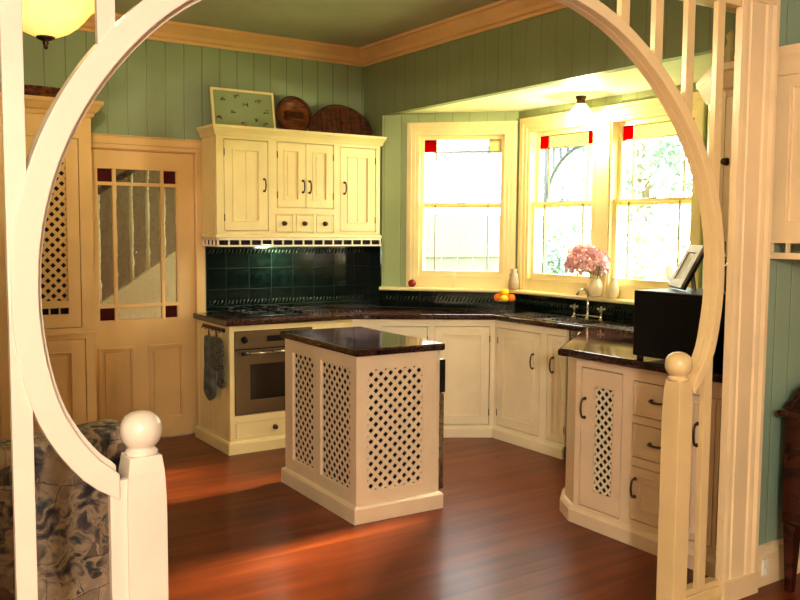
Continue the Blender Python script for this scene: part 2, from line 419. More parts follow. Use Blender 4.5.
# floor, ceiling
struct(MB().box(-2.4,5.3,-3.0,7.9,-.05,0).build('floor','floor'))
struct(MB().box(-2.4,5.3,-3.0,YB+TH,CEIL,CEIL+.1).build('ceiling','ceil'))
# back wall (door opening x 1.50..2.29 )
struct(MB().grid(-2.4,XR+TH,0,CEIL,YB,YB+TH,[(1.462,2.315,0,2.10)]).build('wall_back','wall_b'))
# right wall: stub, lintel above bay, stub beyond
m=MB().box(XR,XR+TH,5.91,YB,0,CEIL).box(XR,XR+TH,2.2,2.81,0,CEIL).box(XR,XR+.05,2.81,5.91,BAYZ,CEIL)
struct(m.build('wall_right','wall_r'))
F1=frame(A1[0],A1[1],B1[0]-A1[0],B1[1]-A1[1])     # u along facet 1; v to the right = into room
L1=math.hypot(B1[0]-A1[0],B1[1]-A1[1])
F2=frame(4.52,5.147,0,-1)                          # u=5.147-y ; v toward -x
L2=B1[1]-B2[1]
F3=frame(B2[0],B2[1],A2[0]-B2[0],A2[1]-B2[1]); L3=math.hypot(A2[0]-B2[0],A2[1]-B2[1])
WZ0,WZ1=1.165,2.30
W1=(.292,.985,WZ0,WZ1)
W2=(5.147-5.012,5.147-4.338,WZ0,WZ1)
W3=(5.147-4.19,5.147-3.495,WZ0,WZ1)
struct(MB(F1).grid(0,L1,0,BAYZ+.1,-TH,0,[W1]).build('wall_bay_left','wall_f1'))
struct(MB(F2).grid(0,L2,0,BAYZ+.1,-TH,0,[W2,W3]).build('wall_bay_window','wall_f2'))
struct(MB(F3).grid(0,L3,0,BAYZ+.1,-TH,0,[]).build('wall_bay_right','wall_f1'))
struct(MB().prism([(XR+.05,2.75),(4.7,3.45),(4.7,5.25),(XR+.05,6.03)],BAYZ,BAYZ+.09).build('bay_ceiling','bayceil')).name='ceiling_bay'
# thin board under the lintel edge
struct(MB().box(XR-.008,XR+.055,2.81,5.91,BAYZ-.010,BAYZ+.006).build('trim_1','wall_r'))
# outer shell of the near room (behind and beside the camera)
struct(MB().box(-2.5,-2.4,-3,7.9,0,CEIL).build('wall_left','roomwall'))
struct(MB().box(-2.4,5.3,-3.1,-3,0,CEIL).build('wall_rear','roomwall'))
struct(MB().box(5.2,5.3,-3,2.2,0,CEIL).build('wall_near_right','roomwall'))
# partition with the screen opening (x .32 .. 3.03)
m=MB().grid(-2.4,5.2,0,CEIL,YS,YS+.11,[(.20,3.225,0,2.52)])
struct(m.build('wall_front','wall_front'))
# crown moulding
crown=[(0,2.874),(.012,2.874),(.018,2.892),(.035,2.90),(.05,2.925),(.085,2.955),(.10,2.972),(.115,2.975),(.12,CEIL),(0,CEIL)]
def crown_at(path,name,mat='trimwood',prof=crown): return struct(MB().sweep(path,prof).build(name,mat))
crown_at([(-2.4,YB),(XR,YB),(XR,YS+.11)],'trim_2')
# ------------------------------------------------------------------ screen casings
def casing(x0,x1,name):
    m=MB(); y0=YS-.035
    prof=[(x0,YS+.0),(x0,y0+.004),(x0+.02,y0),(x0+.026,y0+.005),(x0+.05,y0+.005),(x0+.056,y0),(x1-.085,y0),(x1-.078,y0+.005),(x1-.07,y0-.002),(x1-.05,y0-.006),(x1-.042,y0-.002),(x1-.025,y0-.012),(x1-.006,y0-.012),(x1,y0-.004),(x1,YS+.0)]
    m.prism(prof,0.0,2.52); m.box(x0-.002,x1+.002,y0-.014,y0+.002,0,.09)
    return struct(m.build(name,'casing'))
casing(3.062,3.29,'trim_3')

# left casing mirrored
m=MB(); m.prism([(.06,YS-.035),(.30,YS-.035),(.30,YS+.14),(.215,YS+.14),(.215,YS+.003),(.09,YS+.003)],0,2.52); struct(m.build('trim_4','casing'))
struct(MB().box(.09,3.282,YS-.045,YS+.13,2.46,2.60).build('trim_5','casing'))
# ------------------------------------------------------------------ fretwork screen
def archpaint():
    t=NT('gloss_paint_warm_lit_right'); setb(t.b,Roughness=.24)
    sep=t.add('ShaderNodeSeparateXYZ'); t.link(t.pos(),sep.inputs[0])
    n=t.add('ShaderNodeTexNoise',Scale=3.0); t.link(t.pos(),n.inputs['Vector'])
    f=t.math('MULTIPLY_ADD',sep.outputs[0],.55,t.math('MULTIPLY_ADD',n.outputs['Fac'],.12,-.75))  # creamier toward the right: warm light on one paint, put into its colour
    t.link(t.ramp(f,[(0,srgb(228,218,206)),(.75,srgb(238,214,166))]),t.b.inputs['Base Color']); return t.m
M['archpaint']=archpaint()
scr=thing('fretwork_screen','cream painted timber screen with a big circular arch between two ball-topped posts','screen',(1.72,YS,0))
yf=2.157
def spline(tab,t):
    for (a,ra),(b,rb) in zip(tab,tab[1:]):
        if min(a,b)<=t<=max(a,b):
            i=tab.index((a,ra)); p0=tab[max(0,i-1)][1]; p3=tab[min(len(tab)-1,i+2)][1]; k=(t-a)/(b-a)
            return .5*((2*ra)+(-p0+rb)*k+(2*p0-5*ra+4*rb-p3)*k*k+(-p0+3*ra-3*rb+p3)*k**3)
def ring():
    pts=[]; N=48
    TL_=[(225,.79),(219,.825),(213,.848),(203,.860),(190,.852),(180,.846),(160,.843),(140,.845),(123,.856),(105,.866),(90,.872)]
    TR_=[(90,.945),(75,.925),(60,.908),(45,.903),(30,.912),(15,.925),(0,.936),(-14,.947),(-22,.952),(-36,.912)]
    for i in range(N+1):
        d=225-(225-90)*i/N; a=math.radians(d); r=spline(TL_,d); pts.append((1.236+r*math.cos(a),1.415+r*math.sin(a)))
    for i in range(N+1):
        d=90-126*i/N; a=math.radians(d); r=spline(TR_,d); pts.append((2.033+r*math.cos(a),1.405+r*math.sin(a)))
    pts=[q for q in pts if q[1]>1.4 or q[0]<.634 or q[0]>2.822]
    return pts
RP=ring()
def ribbon(m,pts,ra,rb,y0,y1):
    """rectangle-section band following pts in xz; ra/rb offsets inward(+)/outward from centreline"""
    N=len(pts); vs=[];fs=[]
    cen=Vector((1.63,1.41))
    for i,p in enumerate(pts):
        t=Vector(pts[min(i+1,N-1)])-Vector(pts[max(i-1,0)]); t.normalize(); t=Vector((1,.0)) if i in (0,N-1) else t; n=Vector((t.y,-t.x))
        if n.dot(cen-Vector(p))<0: n=-n
        k=min(1,max(0,(p[0]-1.3)/.8)); ra_=ra[0]+(ra[1]-ra[0])*k; rb_=rb[0]+(rb[1]-rb[0])*k
        if i in (0,N-1): ra_*=1.12; rb_*=1.12
        for (o,y) in ((ra_,y0),(ra_,y1),(rb_,y1),(rb_,y0)):
            vs.append((p[0]+n.x*o,y,p[1]+n.y*o))
    for i in range(N-1):
        for k in range(4): fs.append((i*4+k,i*4+(k+1)%4,(i+1)*4+(k+1)%4,(i+1)*4+k))
    fs+=[(0,1,2,3),((N-1)*4+3,(N-1)*4+2,(N-1)*4+1,(N-1)*4)]
    m._add(vs,fs,False)
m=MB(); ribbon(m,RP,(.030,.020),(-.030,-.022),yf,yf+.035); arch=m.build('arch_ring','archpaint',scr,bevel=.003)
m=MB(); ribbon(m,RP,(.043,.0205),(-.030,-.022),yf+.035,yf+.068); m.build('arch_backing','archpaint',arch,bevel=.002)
def newel(x,mat,w=.044):
    m=MB(); zs=[(0,1),(.80,1),(.86,.985),(.92,.93),(.955,.84),(.962,.82)]
    vs=[(x+sx*w*k,YS+sy*w*k,z) for z,k in zs for sx,sy in ((-1,-1),(1,-1),(1,1),(-1,1))]; n=len(zs)
    fs=[(3,2,1,0),tuple(4*(n-1)+i for i in range(4))]
    for j in range(n-1):
        for i in range(4): fs.append((4*j+i,4*j+(i+1)%4,4*j+4+(i+1)%4,4*j+4+i))
    m._add(vs,fs); p=m.build('newel_post',mat,scr,bevel=.003)
    m=MB(); m.lathe([(.001,.960),(.040,.960),(.042,.966),(.040,.972),(.034,.976),(.033,.981),(.038,.985),(.047,.996),(.0520,1.011),(.0530,1.026),(.0500,1.044),(.041,1.059),(.026,1.069),(.012,1.073),(.001,1.074)],(x,YS,0),36)
    m.build('ball_finial',mat,p)
newel(.667,'white',.050); newel(2.783,'white_warm_lit',.042)
def zring(x,lower):
    best=None
    for a,b in zip(RP,RP[1:]):
        if (a[0]-x)*(b[0]-x)<=0 and a[0]!=b[0]:
            z=a[1]+(b[1]-a[1])*(x-a[0])/(b[0]-a[0])
            if lower==(z<1.4): best=z if best is None else (max(best,z) if not lower else min(best,z))
    return best
for x,mt in ((.378,'white'),(.59,'white'),(.80,'white'),(1.01,'white'),(1.22,'white'),(2.211,'white_warm_lit'),(2.39,'white_warm_lit'),(2.569,'white_warm_lit'),(2.748,'white_warm_lit'),(2.927,'white_warm_lit')):
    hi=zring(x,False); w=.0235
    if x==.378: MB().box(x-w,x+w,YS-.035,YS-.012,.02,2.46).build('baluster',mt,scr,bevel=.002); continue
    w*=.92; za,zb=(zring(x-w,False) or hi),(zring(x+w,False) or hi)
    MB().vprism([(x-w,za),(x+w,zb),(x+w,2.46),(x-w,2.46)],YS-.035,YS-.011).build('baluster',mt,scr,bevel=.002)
for x,mt in ((.60,'white'),(2.925,'white_warm_lit')):
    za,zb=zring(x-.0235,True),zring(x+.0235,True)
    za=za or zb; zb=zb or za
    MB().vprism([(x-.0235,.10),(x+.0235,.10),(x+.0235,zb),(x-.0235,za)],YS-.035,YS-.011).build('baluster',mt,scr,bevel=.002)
MB().box(2.83,3.055,YS-.03,YS+.03,.0,.075).box(2.83,3.055,YS-.04,YS+.04,.0,.04).box(2.83,3.055,YS-.022,YS+.022,.075,.10).build('bottom_rail','white_warm_lit',scr,bevel=.003)
MB().box(.325,.627,YS-.03,YS+.03,.0,.075).box(.325,.627,YS-.022,YS+.022,.075,.10).build('bottom_rail','white',scr,bevel=.003)
MB().box(.325,3.055,YS-.03,YS+.045,2.43,2.475).build('top_rail','white_warm_lit',scr,bevel=.003)
# ------------------------------------------------------------------ door and architrave
dr=thing('door_1','cream door with leaded obscure glass and ruby corner squares','door',(1.93,YB,0),kind='structure')
# leaf x 1.588..2.30 z .01..2.085
dx0,dx1=1.475,2.30
FD=frame(0,YB-.0,1,0)       # u=x, v toward -y
m=MB(FD).grid(dx0,dx1,.012,2.085,-.045,-.005,[(1.60,2.175,.882,1.965),(1.605,1.83,.15,.685),(1.955,2.195,.15,.685)])
leaf=m.build('door_leaf','peach',dr)
for (a,b) in ((1.605,1.83),(1.955,2.195)):
    m=MB(FD).box(a-.02,b+.02,-.040,-.028,.13,.705).grid(a-.012,b+.012,.138,.697,-.008,.004,[(a+.004,b-.004,.154,.681)]); m.box(a+.035,b-.035,-.03,-.018,.185,.65)
    m.grid(a,b,.15,.685,-.022,-.005,[(a+.012,b-.012,.162,.673)])
    m.build('door_panel','peach',dr)
mt=[]
m=MB(FD)
gx=[1.60,1.722,2.063,2.175]; gz=[.882,.990,1.853,1.965]
for x in gx[1:3]: m.box(x-.012,x+.012,-.036,-.004,gz[0],gz[3])
for z in gz[1:3]: m.box(gx[0],gx[3],-.036,-.005,z-.012,z+.012)
m.grid(gx[0],gx[3],gz[0],gz[3],-.036,-.008,[(gx[0]+.009,gx[3]-.009,gz[0]+.009,gz[3]-.009)])
m.build('glazing_bars','peach',dr,bevel=.002)
for i in range(3):
    for j in range(3):
        a,b,c,d=gx[i],gx[i+1],gz[j],gz[j+1]
        corner=(i!=1 and j!=1)
        MB(FD).box(a,b,-.026,-.020,c,d).build('corner_pane' if corner else 'glass_pane','darkred' if corner else 'obscure',dr)
m=MB(FD)
arch_prof=lambda m,a,b,c,d:(m.box(a,b,-.0,.018,c,d))
m.box(1.395,1.465,0,.022,0,2.10).box(2.305,2.372,0,.022,0,2.10)
m.box(1.39,2.375,0,.024,2.095,2.125).box(1.39,2.375,0,.034,2.125,2.178).box(1.385,2.38,0,.045,2.178,2.188)
m.box(1.45,1.472,-.11,.004,0,2.10).box(2.303,2.318,-.11,.004,0,2.10).box(1.465,2.315,-.11,.004,2.088,2.102)
struct(m.build('trim_6','peach',bevel=.003))
MB(FD).tube([(2.255,.0,.98),(2.255,.03,.98)],.012).ball((2.255,.045,.98),.026).build('door_knob','dark_metal',dr) if False else None
# stair hall behind the glass
st=thing('staircase','white balustraded staircase seen through the door glass','staircase',(1.9,7.2,0))
m=MB().vprism([(1.0,0),(3.0,0),(3.0,1.68),(1.0,.35)],7.2,7.26); m.build('stringer','stairwhite',st)
for i in range(14):
    x=1.06+i*.135; z=.35+(x-1.0)*.665
    MB().lathe([(.018,z-.02),(.018,z+.12),(.024,z+.15),(.014,z+.2),(.02,z+.45),(.014,z+.72),(.02,z+.8),(.02,z+.9)],(x,7.23,0),8).build('baluster','stairwhite',st)
MB().vprism([(1.0,1.23),(3.0,2.56),(3.0,2.61),(1.0,1.28)],7.19,7.27).build('handrail','mahogany',st)
for i in range(12): pass
struct(MB().box(-2.4,5.3,7.8,7.9,0,CEIL).build('wall_hall','stairdark')); struct(MB().box(-2.4,5.3,YB+TH,7.9,CEIL,CEIL+.1).build('ceiling_hall','ceil'))
# ------------------------------------------------------------------ cabinet helpers
def panel_door(fr,u0,u1,z0,z1,parent,mat='cream',st=.055,grooves=0,name='door',lattice=None,hinge=None,rail=None):
    rail=rail or st
    a,b,c,d=u0+st,u1-st,z0+rail,z1-rail
    m=MB(fr).grid(u0,u1,z0,z1,-.019,-.001,[(a,b,c,d)])
    m.grid(a,b,c,d,-.016,-.005,[(a+.007,b-.007,c+.007,d-.007)])
    m.grid(a-.006,b+.006,c-.006,d+.006,-.002,.003,[(a+.004,b-.004,c+.004,d-.004)])
    if not lattice:
        if grooves:
            w=(b-a)/(grooves+1)
            for k in range(grooves+1): m.box(a+k*w+(.0018 if k else 0),a+(k+1)*w-(.0018 if k<grooves else 0),-.017,-.010,c,d)
            m.box(a,b,-.018,-.0145,c,d)
        else:
            m.box(a,b,-.018,-.012,c,d)
            m.box(a+.03,b-.03,-.012,-.007,c+.03,d-.03)
    dd=m.build(name,mat,parent,bevel=.0012)
    if lattice:
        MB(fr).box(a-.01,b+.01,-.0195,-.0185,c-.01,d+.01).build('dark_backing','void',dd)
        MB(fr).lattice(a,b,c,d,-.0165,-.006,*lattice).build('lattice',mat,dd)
    if hinge is not None:
        for z in (z0+.09,z1-.09): MB(fr).tube([(hinge,-.001,z-.025),(hinge,-.001,z+.025)],.0035,8).build('hinge','dark_metal',dd)
    return dd
def bail(fr,u,z,parent,horizontal=False,L=.085):
    m=MB(fr); h=L/2
    P=(lambda a,v:(u+a,v,z)) if horizontal else (lambda a,v:(u,v,z+a))
    for sg in (-1,1):
        a=P(sg*h,0); m.tube([P(sg*h,-.001),P(sg*h,.006)],.009,12); m.tube([P(sg*h,.004),P(sg*h,.02)],.004,8)
    m.tube([P(-h,.018),P(-h*.6,.028),P(0,.031),P(h*.6,.028),P(h,.018)],[.0045,.005,.0055,.005,.0045],8)
    return m.build('handle','dark_metal',parent)
def knob(fr,u,z,parent,r=.016):
    m=MB(fr).tube([(u,-.001,z),(u,.003,z),(u,.010,z),(u,.018,z),(u,.024,z),(u,.027,z)],[r*1.15,r*1.1,r*.5,r*1.0,r*.9,r*.3],14)
    return m.build('knob','dark_metal',parent)
def drawer(fr,u0,u1,z0,z1,parent,mat='cream',pull='knob'):
    m=MB(fr).box(u0,u1,-.019,-.002,z0,z1); 
    m.grid(u0,u1,z0,z1,-.002,.001,[(u0+.012,u1-.012,z0+.012,z1-.012)])
    d=m.build('drawer',mat,parent,bevel=.0012)
    if pull=='knob': knob(fr,(u0+u1)/2,(z0+z1)/2,d)
    if pull=='bail': bail(fr,(u0+u1)/2,(z0+z1)/2,d,True)
    return d
G=.0048
def og(*r): return tuple((a-G,b+G,c-G,d+G) for a,b,c,d in r)
# ------------------------------------------------------------------ upper wall cabinet (over the stove)
uc=thing('wall_cabinet','cream wall cabinet with four panelled doors and three tiny drawers above the dark green tiles','cabinet',(3.0,6.0,1.415))
UF=frame(0,5.85,1,0)
doors=[(2.395,2.730,1.533,2.175),(2.808,3.041,1.705,2.180),(3.046,3.278,1.705,2.180),(3.340,3.657,1.530,2.172)]
drs=[(2.797,2.928,1.523,1.648),(2.962,3.100,1.523,1.650),(3.135,3.275,1.523,1.650)]
m=MB(UF).grid(2.335,3.70,1.50,2.235,-.02,0,og(*doors[:1],(2.808,3.278,1.705,2.180),doors[3],*drs))
m.box(2.335,3.70,-.275,-.03,1.50,2.235).box(2.42,3.70,-.345,-.27,1.50,2.235)
m.build('carcass','cream',uc)
for i,d in enumerate(doors):
    dd=panel_door(UF,*d,uc,'cream',st=.068 if i in(0,3) else .058,grooves=1 if i in (0,3) else 0 ,hinge=[d[0],d[0],d[1],d[1]][i])
    bail(UF,[d[1]-.028,d[1]-.024,d[0]+.026,d[0]+.034][i],[1.862,1.862,1.860,1.862][i],dd)
for d in drs: drawer(UF,*d,uc,'cream','knob')
corn=[(0,2.20),(.012,2.20),(.016,2.215),(.018,2.222),(.032,2.25),(.036,2.252),(.038,2.272),(-.02,2.272),(-.02,2.20)]
cpath=[(2.335,6.13),(2.335,5.85),(3.70,5.85),(3.70,6.2)]
cp=[(p[0],p[1]) for p in cpath]
def sweep_out(path,prof): # out to the outside when path runs with room on the right
    return MB().sweep(path,prof)
# travelling back->front along left side, room is on the right (-x)? use mirrored order
m=MB().sweep(cp,corn)
m.box(2.32,3.72,5.83,6.125,2.262,2.27).box(2.42,3.72,6.12,6.19,2.262,2.27)
m.build('cornice','cream',uc)
low=[(0,1.475),(.010,1.475),(.014,1.485),(.010,1.50),(0,1.508),(-.02,1.508),(-.02,1.475)]
m=MB().sweep(cp,low); m.build('bottom_moulding','cream',uc,bevel=.001)
# plate-slot rail
m=MB(); 
y0,y1=5.835,5.85
m.box(2.332,3.703,5.838,5.85,1.462,1.478).box(2.332,3.703,5.838,5.85,1.415,1.428)
m.box(2.330,2.345,5.838,6.13,1.462,1.478).box(2.330,2.345,5.838,6.13,1.415,1.428)
n=16
for i in range(n+1):
    x=2.337+(3.698-2.337)*i/n; m.box(x-.006,x+.006,5.839,5.85,1.428,1.462)
for i in range(5):
    y=5.84+.285*i/4; m.box(2.331,2.345,y-.005,y+.005,1.428,1.462)
m.build('slotted_rail','cream2',uc)
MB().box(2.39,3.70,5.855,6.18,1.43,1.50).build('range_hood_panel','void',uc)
# ---- things on top of the wall cabinet
def on_top(): pass
FR=frame(0,6.06,1,0)
tr=thing('picture_board','rectangular sage board with small flower sprigs leaning on top of the wall cabinet','picture',(2.63,6.08,2.272))
TL=Matrix.Translation((2.385,6.03,2.272))@Matrix.Rotation(math.radians(-10),4,'X')@Matrix(((1,0,0,0),(0,-1,0,0),(0,0,1,0),(0,0,0,1)))
MB(TL).box(.015,.485,-.012,-.002,.015,.285).build('board','sage',tr)
MB(TL).grid(0,.5,0,.30,-.014,.006,[(.018,.482,.018,.282)]).build('frame','cream',tr,bevel=.002)
for (u,w) in ((.10,.225),(.165,.13),(.05,.08),(.27,.19),(.245,.045),(.37,.225),(.36,.08),(.43,.15),(.20,.25),(.42,.05)):
    m=MB(TL)
    for k in range(5):
        a=random.uniform(0,PI); l=random.uniform(.008,.02); du,dw=random.uniform(-.018,.018),random.uniform(-.012,.012)
        m.tube([(u+du-l*math.cos(a),-.0005,w+dw-l*math.sin(a)*.6),(u+du+l*math.cos(a),-.0005,w+dw+l*math.sin(a)*.6)],.0025,5)
    m.build('sprig','sprig',tr)
def lean(x,y,z,deg): return Matrix.Translation((x,y,z))@Matrix.Rotation(math.radians(-deg),4,'X')
PL=lean(3.055,6.02,2.272,14)
pl=thing('wooden_plate','round dark wooden plate with carved band standing between board and fan tray','plate',(3.055,6.06,2.272))
MB(PL).lathe([(.001,.012),(.09,.012),(.095,.008),(.145,.0),(.150,.008),(.150,.018),(.14,.024),(.001,.024)],(0,0,.150),40,'y').build('disc','plate',pl)
m=MB(PL); m.box(-.075,.075,-.004,.012,.125,.175)
for k in range(12): m.box(-.07+k*.012,-.063+k*.012,-.009,-.003,.132,.168)
m.build('carved_band','carved',pl)
MB(PL).tube([(.138*math.cos(a*PI/20),.0,.15+.138*math.sin(a*PI/20)) for a in range(40)],.012,8,True).build('rim','carved',pl)
FT=lean(3.475,6.05,2.272,12)
ft=thing('fan_tray','wide half-round slatted dark wood tray at the right end of the wall cabinet top','tray',(3.475,6.08,2.272))
def tz(x,R=.285,H=.25): return H*math.sqrt(max(0,1-(x/R)**2))
m=MB(FT)
for k in range(12):
    x0=-.27+k*.045; x1=x0+.042; 
    m.vprism([(x0,.0),(x1,.0),(x1,max(.03,tz(x1)-.005)),((x0+x1)/2,max(.035,tz((x0+x1)/2))),(x0,max(.03,tz(x0)-.005))],-.004+(k%2)*.004,.016)
m.build('slats','carved',ft,bevel=.002)
MB(FT).tube([(-.285*math.cos(a*PI/24),.006,.006+.255*math.sin(a*PI/24)) for a in range(25)],.011,8).build('rim','carved',ft)
MB(FT).ball((.0,-.012,.09),.014).ball((.0,-.012,.115),.01).build('clasp','copper',ft)
# ------------------------------------------------------------------ splashbacks
sp=thing('tiled_splashback','dark green glazed tile splashback between wall cabinet and worktop','splashback',(3.07,6.19,.925))
MB().box(2.385,3.757,6.186,6.2,.925,1.44).build('tile_field','tile_b',sp)
MB().box(3.743,3.757,5.91,6.186,.925,1.44).build('tile_return','tile_r',sp)
def rope(fr,u0,u1,z,parent,h=.04,n=None,v=.0):
    m=MB(fr); n=n or int((u1-u0)/.03); du=(u1-u0)/n
    for k in range(n):
        u=u0+k*du
        m.tube([(u+.002,v+.002,z-h/2),(u+du*.45,v+.007,z-h*.2),(u+du*.6,v+.007,z+h*.2),(u+du*.95,v+.002,z+h/2)],[.003,.0065,.0065,.003],6)
    return m.build('rope_border','tilerope',parent)
FB=frame(0,6.186,1,0)
rope(FB,2.39,3.75,1.372,sp); rope(FB,2.39,3.75,.985,sp)
MB(FB).box(2.385,3.757,0,.006,1.398,1.406).box(2.385,3.757,0,.006,.955,.961).build('tile_ledge','tilerope',sp)
s2=thing('tiled_upstand','low dark green tile strip with moulded rope pattern under the bay window ledge','splashback',(4.2,5.3,.925))
MB(F1).box(0,L1,0,.012,.925,1.062).build('tile_field','tile_f',s2)
MB(F2).box(0,L2,0,.012,.925,1.062).build('tile_field','tile_r',s2)
MB(F3).box(0,L3,0,.012,.925,1.062).build('tile_field','tile_f',s2)
rope(F1,.03,L1-.02,.998,s2,v=.012); rope(F2,.02,L2-.02,.998,s2,v=.012)
# ------------------------------------------------------------------ windows
def casing_prof(m,u0,u1,z0,z1,w,hd):
    # stepped architrave round the opening
    for (o0,o1,t) in ((0,.018,.014),(.018,.048,.022),(.048,.066,.030),(.066,w,.020)):
        m.box(u0-o1,u0-o0,0,t,z0-.0,z1+o1); m.box(u1+o0,u1+o1,0,t,z0,z1+o1); m.box(u0-o0,u1+o0,0,t,z1+o0,z1+o1)
def window(n,fr,o,label,reds,cass,leadu):
    u0,u1,z0,z1=o
    w=thing('window_%d'%n,label,'window',tuple(fr@Vector(((u0+u1)/2,0,z0))),kind='structure')
    # box frame lining
    MB(fr).grid(u0-.001,u1+.001,z0-.001,z1+.001,-TH-.01,0.013,[(u0+.012,u1-.012,z0+.012,z1-.012)]).build('window_frame','wincream',w)
    zm=1.742
    def sash(a,b,v0,v1,name,top):
        s=MB(fr).grid(u0+.012,u1-.012,a,b,v0,v1,[(u0+.042,u1-.042,a+(.03 if top else .045),b-(.03 if top else .02))]).build(name,'wincream',w,bevel=.002)
        gu0,gu1,ga,gb=u0+.042,u1-.042,a+(.03 if top else .045),b-(.03 if top else .02)
        vm=(v0+v1)/2
        cu=.095
        if top:
            zt=gb-cu
            for k,(p,q) in enumerate(((gu0,gu0+cu),(gu0+cu,gu1-cu),(gu1-cu,gu1))):
                col=reds[k]
                MB(fr).box(p,q,vm-.002,vm+.002,zt,gb).build('stained_pane',col,s)
            MB(fr).box(gu0,gu1,vm-.002,vm+.002,ga,zt).build('clear_pane','pane',s)
        else: MB(fr).box(gu0,gu1,vm-.002,vm+.002,ga,gb).build('clear_pane','pane',s)
        m=MB(fr)
        for u in (gu0+cu,gu1-cu): m.box(u-.004,u+.004,vm-.006,vm+.006,ga,gb)
        if top: m.box(gu0,gu1,vm-.006,vm+.006,gb-cu-.004,gb-cu+.004)
        m.build('glazing_bars','lead',s)
        return s
    sash(zm-.02,z1-.012,-.085,-.055,'upper_sash',True)
    s=sash(z0+.012,zm+.02,-.05,-.02,'lower_sash',False)
    um=(u0+u1)/2
    MB(fr).box(um-.03,um+.03,-.045,-.02,zm+.018,zm+.024).tube([(um-.02,-.03,zm+.03),(um,-.03,zm+.038),(um+.022,-.03,zm+.028)],.005,8).build('sash_lock','dark_metal',s)
    return w
w1=window(1,F1,W1,'left sash window of the bay with a red corner square',('red','pane','creamglass'),None,None)
w2=window(2,F2,W2,'middle sash window of the bay with two red corner squares',('red','creamglass','red'),None,None)
w3=window(3,F2,W3,'right sash window of the bay, a tree outside',('red','creamglass','red'),None,None)
def arch_trim(fr,u0,u1,z0,z1,w,name):
    m=MB(fr); casing_prof(m,u0,u1,z0,z1,w,0); struct(m.build(name,'wincream',bevel=.002))
arch_trim(F1,W1[0],W1[1],1.09,WZ1,.088,'trim_7')
m=MB(F2)
for (o0,o1,t) in ((0,.018,.014),(.018,.05,.022),(.05,.068,.030),(.068,.10,.020)):
    m.box(W2[0]-o1,W2[0]-o0,0,t,1.09,WZ1+o1); m.box(W3[1]+o0,W3[1]+min(o1,.07),0,t,1.09,WZ1+o1); m.box(W2[0]-o0,W3[1]+o0,0,t,WZ1+o0,WZ1+o1)
m.box(W2[1],W3[0],0,.016,1.09,WZ1); m.box(W2[1]+.0,W2[1]+.02,0,.022,1.09,WZ1); m.box(W3[0]-.02,W3[0],0,.022,1.09,WZ1)
struct(m.build('trim_8','wincream',bevel=.002))
# apron under sash inside casing and sills
m=MB(F1).box(W1[0]-.02,W1[1]+.02,0,.016,1.09,WZ0+.012); m.fr=F2; m.box(W2[0]-.01,W2[1],0,.012,1.09,WZ0+.012); m.box(W3[0],W3[1]+.01,0,.012,1.09,WZ0+.012)
struct(m.build('trim_9','wincream'))
# ledge (continuous sill)
prof=[(0,1.062),(.085,1.062),(.095,1.07),(.095,1.082),(.085,1.09),(0,1.09)]
m=MB().sweep([A1,B1,B2,A2],prof); m.v and None
struct(m.build('trim_10','wincream'))
# verandah screen, fence and garden outside ------------------------------------
gl=MB().box(5.0,60,-25,40,-.5,-.45).box(XR+.3,5.0,6.4,40,-.5,-.45); tag(gl.build('lawn','lawn'),'sunlit lawn beyond the bay windows','lawn'); 
D.objects['lawn']['kind']='stuff'
vr=thing('verandah_frame','white verandah post and curved spindled bracket outside the middle window','verandah',(6.4,5.4,-.45))
def vb(y0,y1,x=6.4,r=.75,zt=2.62):
    m=MB(); m.box(x-.02,x+.02,y0-.02,y0+.02,-.45,zt); m.build('post','verandah',vr)
    sg=1 if y1>y0 else -1
    m=MB(); pts=[(x,y0+sg*(r-r*math.cos(a)),zt-r+r*math.sin(a)) for a in [PI/2*i/16 for i in range(17)]]
    m.tube(pts,.022,6)
    m.build('curved_bracket','verandah',vr)
    for k in range(1,6):
        a=k/6*r; z=zt-r+math.sqrt(max(0,r*r-(r-a)**2)); MB().box(x-.012,x+.012,y0+sg*a-.012,y0+sg*a+.012,z,zt).build('spindle','verandah',vr)
vb(6.83,5.2,r=.62,zt=2.42); 
MB().box(6.36,6.44,3.0,9.0,2.42,2.50).build('beam','verandah',vr)
fn=thing('garden_fence','tall white boarded fence outside the left bay window','fence',(6.3,9.2,-.45))
FG=frame(4.4,9.2,3.4,-.2)
for k in range(19): MB(FG).box(-1.2+k*.25,-1.2+k*.25+.235,-.02,.0,-.45,1.75+.0*k).build('paling','fence',fn)
MB(FG).box(-1.2,3.55,0,.04,1.2,1.28).box(-1.2,3.55,0,.04,.2,.28).build('rail','fence',fn)
def tree(x,y,h,r,label,name='garden_tree',seed=0,nb=900,leaf=.13,z0=-.45):
    rr=random.Random(seed)
    t=thing(name,label,'tree',(x,y,z0),'garden planting beyond the bay windows')
    MB().tube([(x,y,z0),(x+.1,y,h*.35),(x,y+.1,h*.6)],[.16,.12,.05],8).build('trunk','bark',t)
    vs=[];fs=[]
    for i in range(nb):
        a=rr.uniform(0,2*PI); b=math.acos(rr.uniform(-1,1)); q=r*rr.uniform(.35,1)**.6*(1+.25*math.sin(3*a+seed)*math.sin(2*b))
        c=Vector((x+q*math.sin(b)*math.cos(a),y+q*math.sin(b)*math.sin(a),h*.62+q*math.cos(b)*.9*(h*.42/r if name!='x' else 1)))
        d1=Vector((rr.gauss(0,1),rr.gauss(0,1),rr.gauss(0,1))).normalized()*leaf*rr.uniform(.6,1.4); d2=d1.cross(Vector((rr.gauss(0,1),rr.gauss(0,1),rr.gauss(0,1)))).normalized()*leaf*.7
        n=len(vs); vs+=[c-d1,c+d2,c+d1,c-d2]; fs.append((n,n+1,n+2,n+3))
    m=MB(); m._add([tuple(v) for v in vs],fs); m.build('foliage','foliage',t)
tree(13.0,11.3,6.6,2.0,'spreading tree seen through the right bay window',seed=1,nb=5200,leaf=.085)
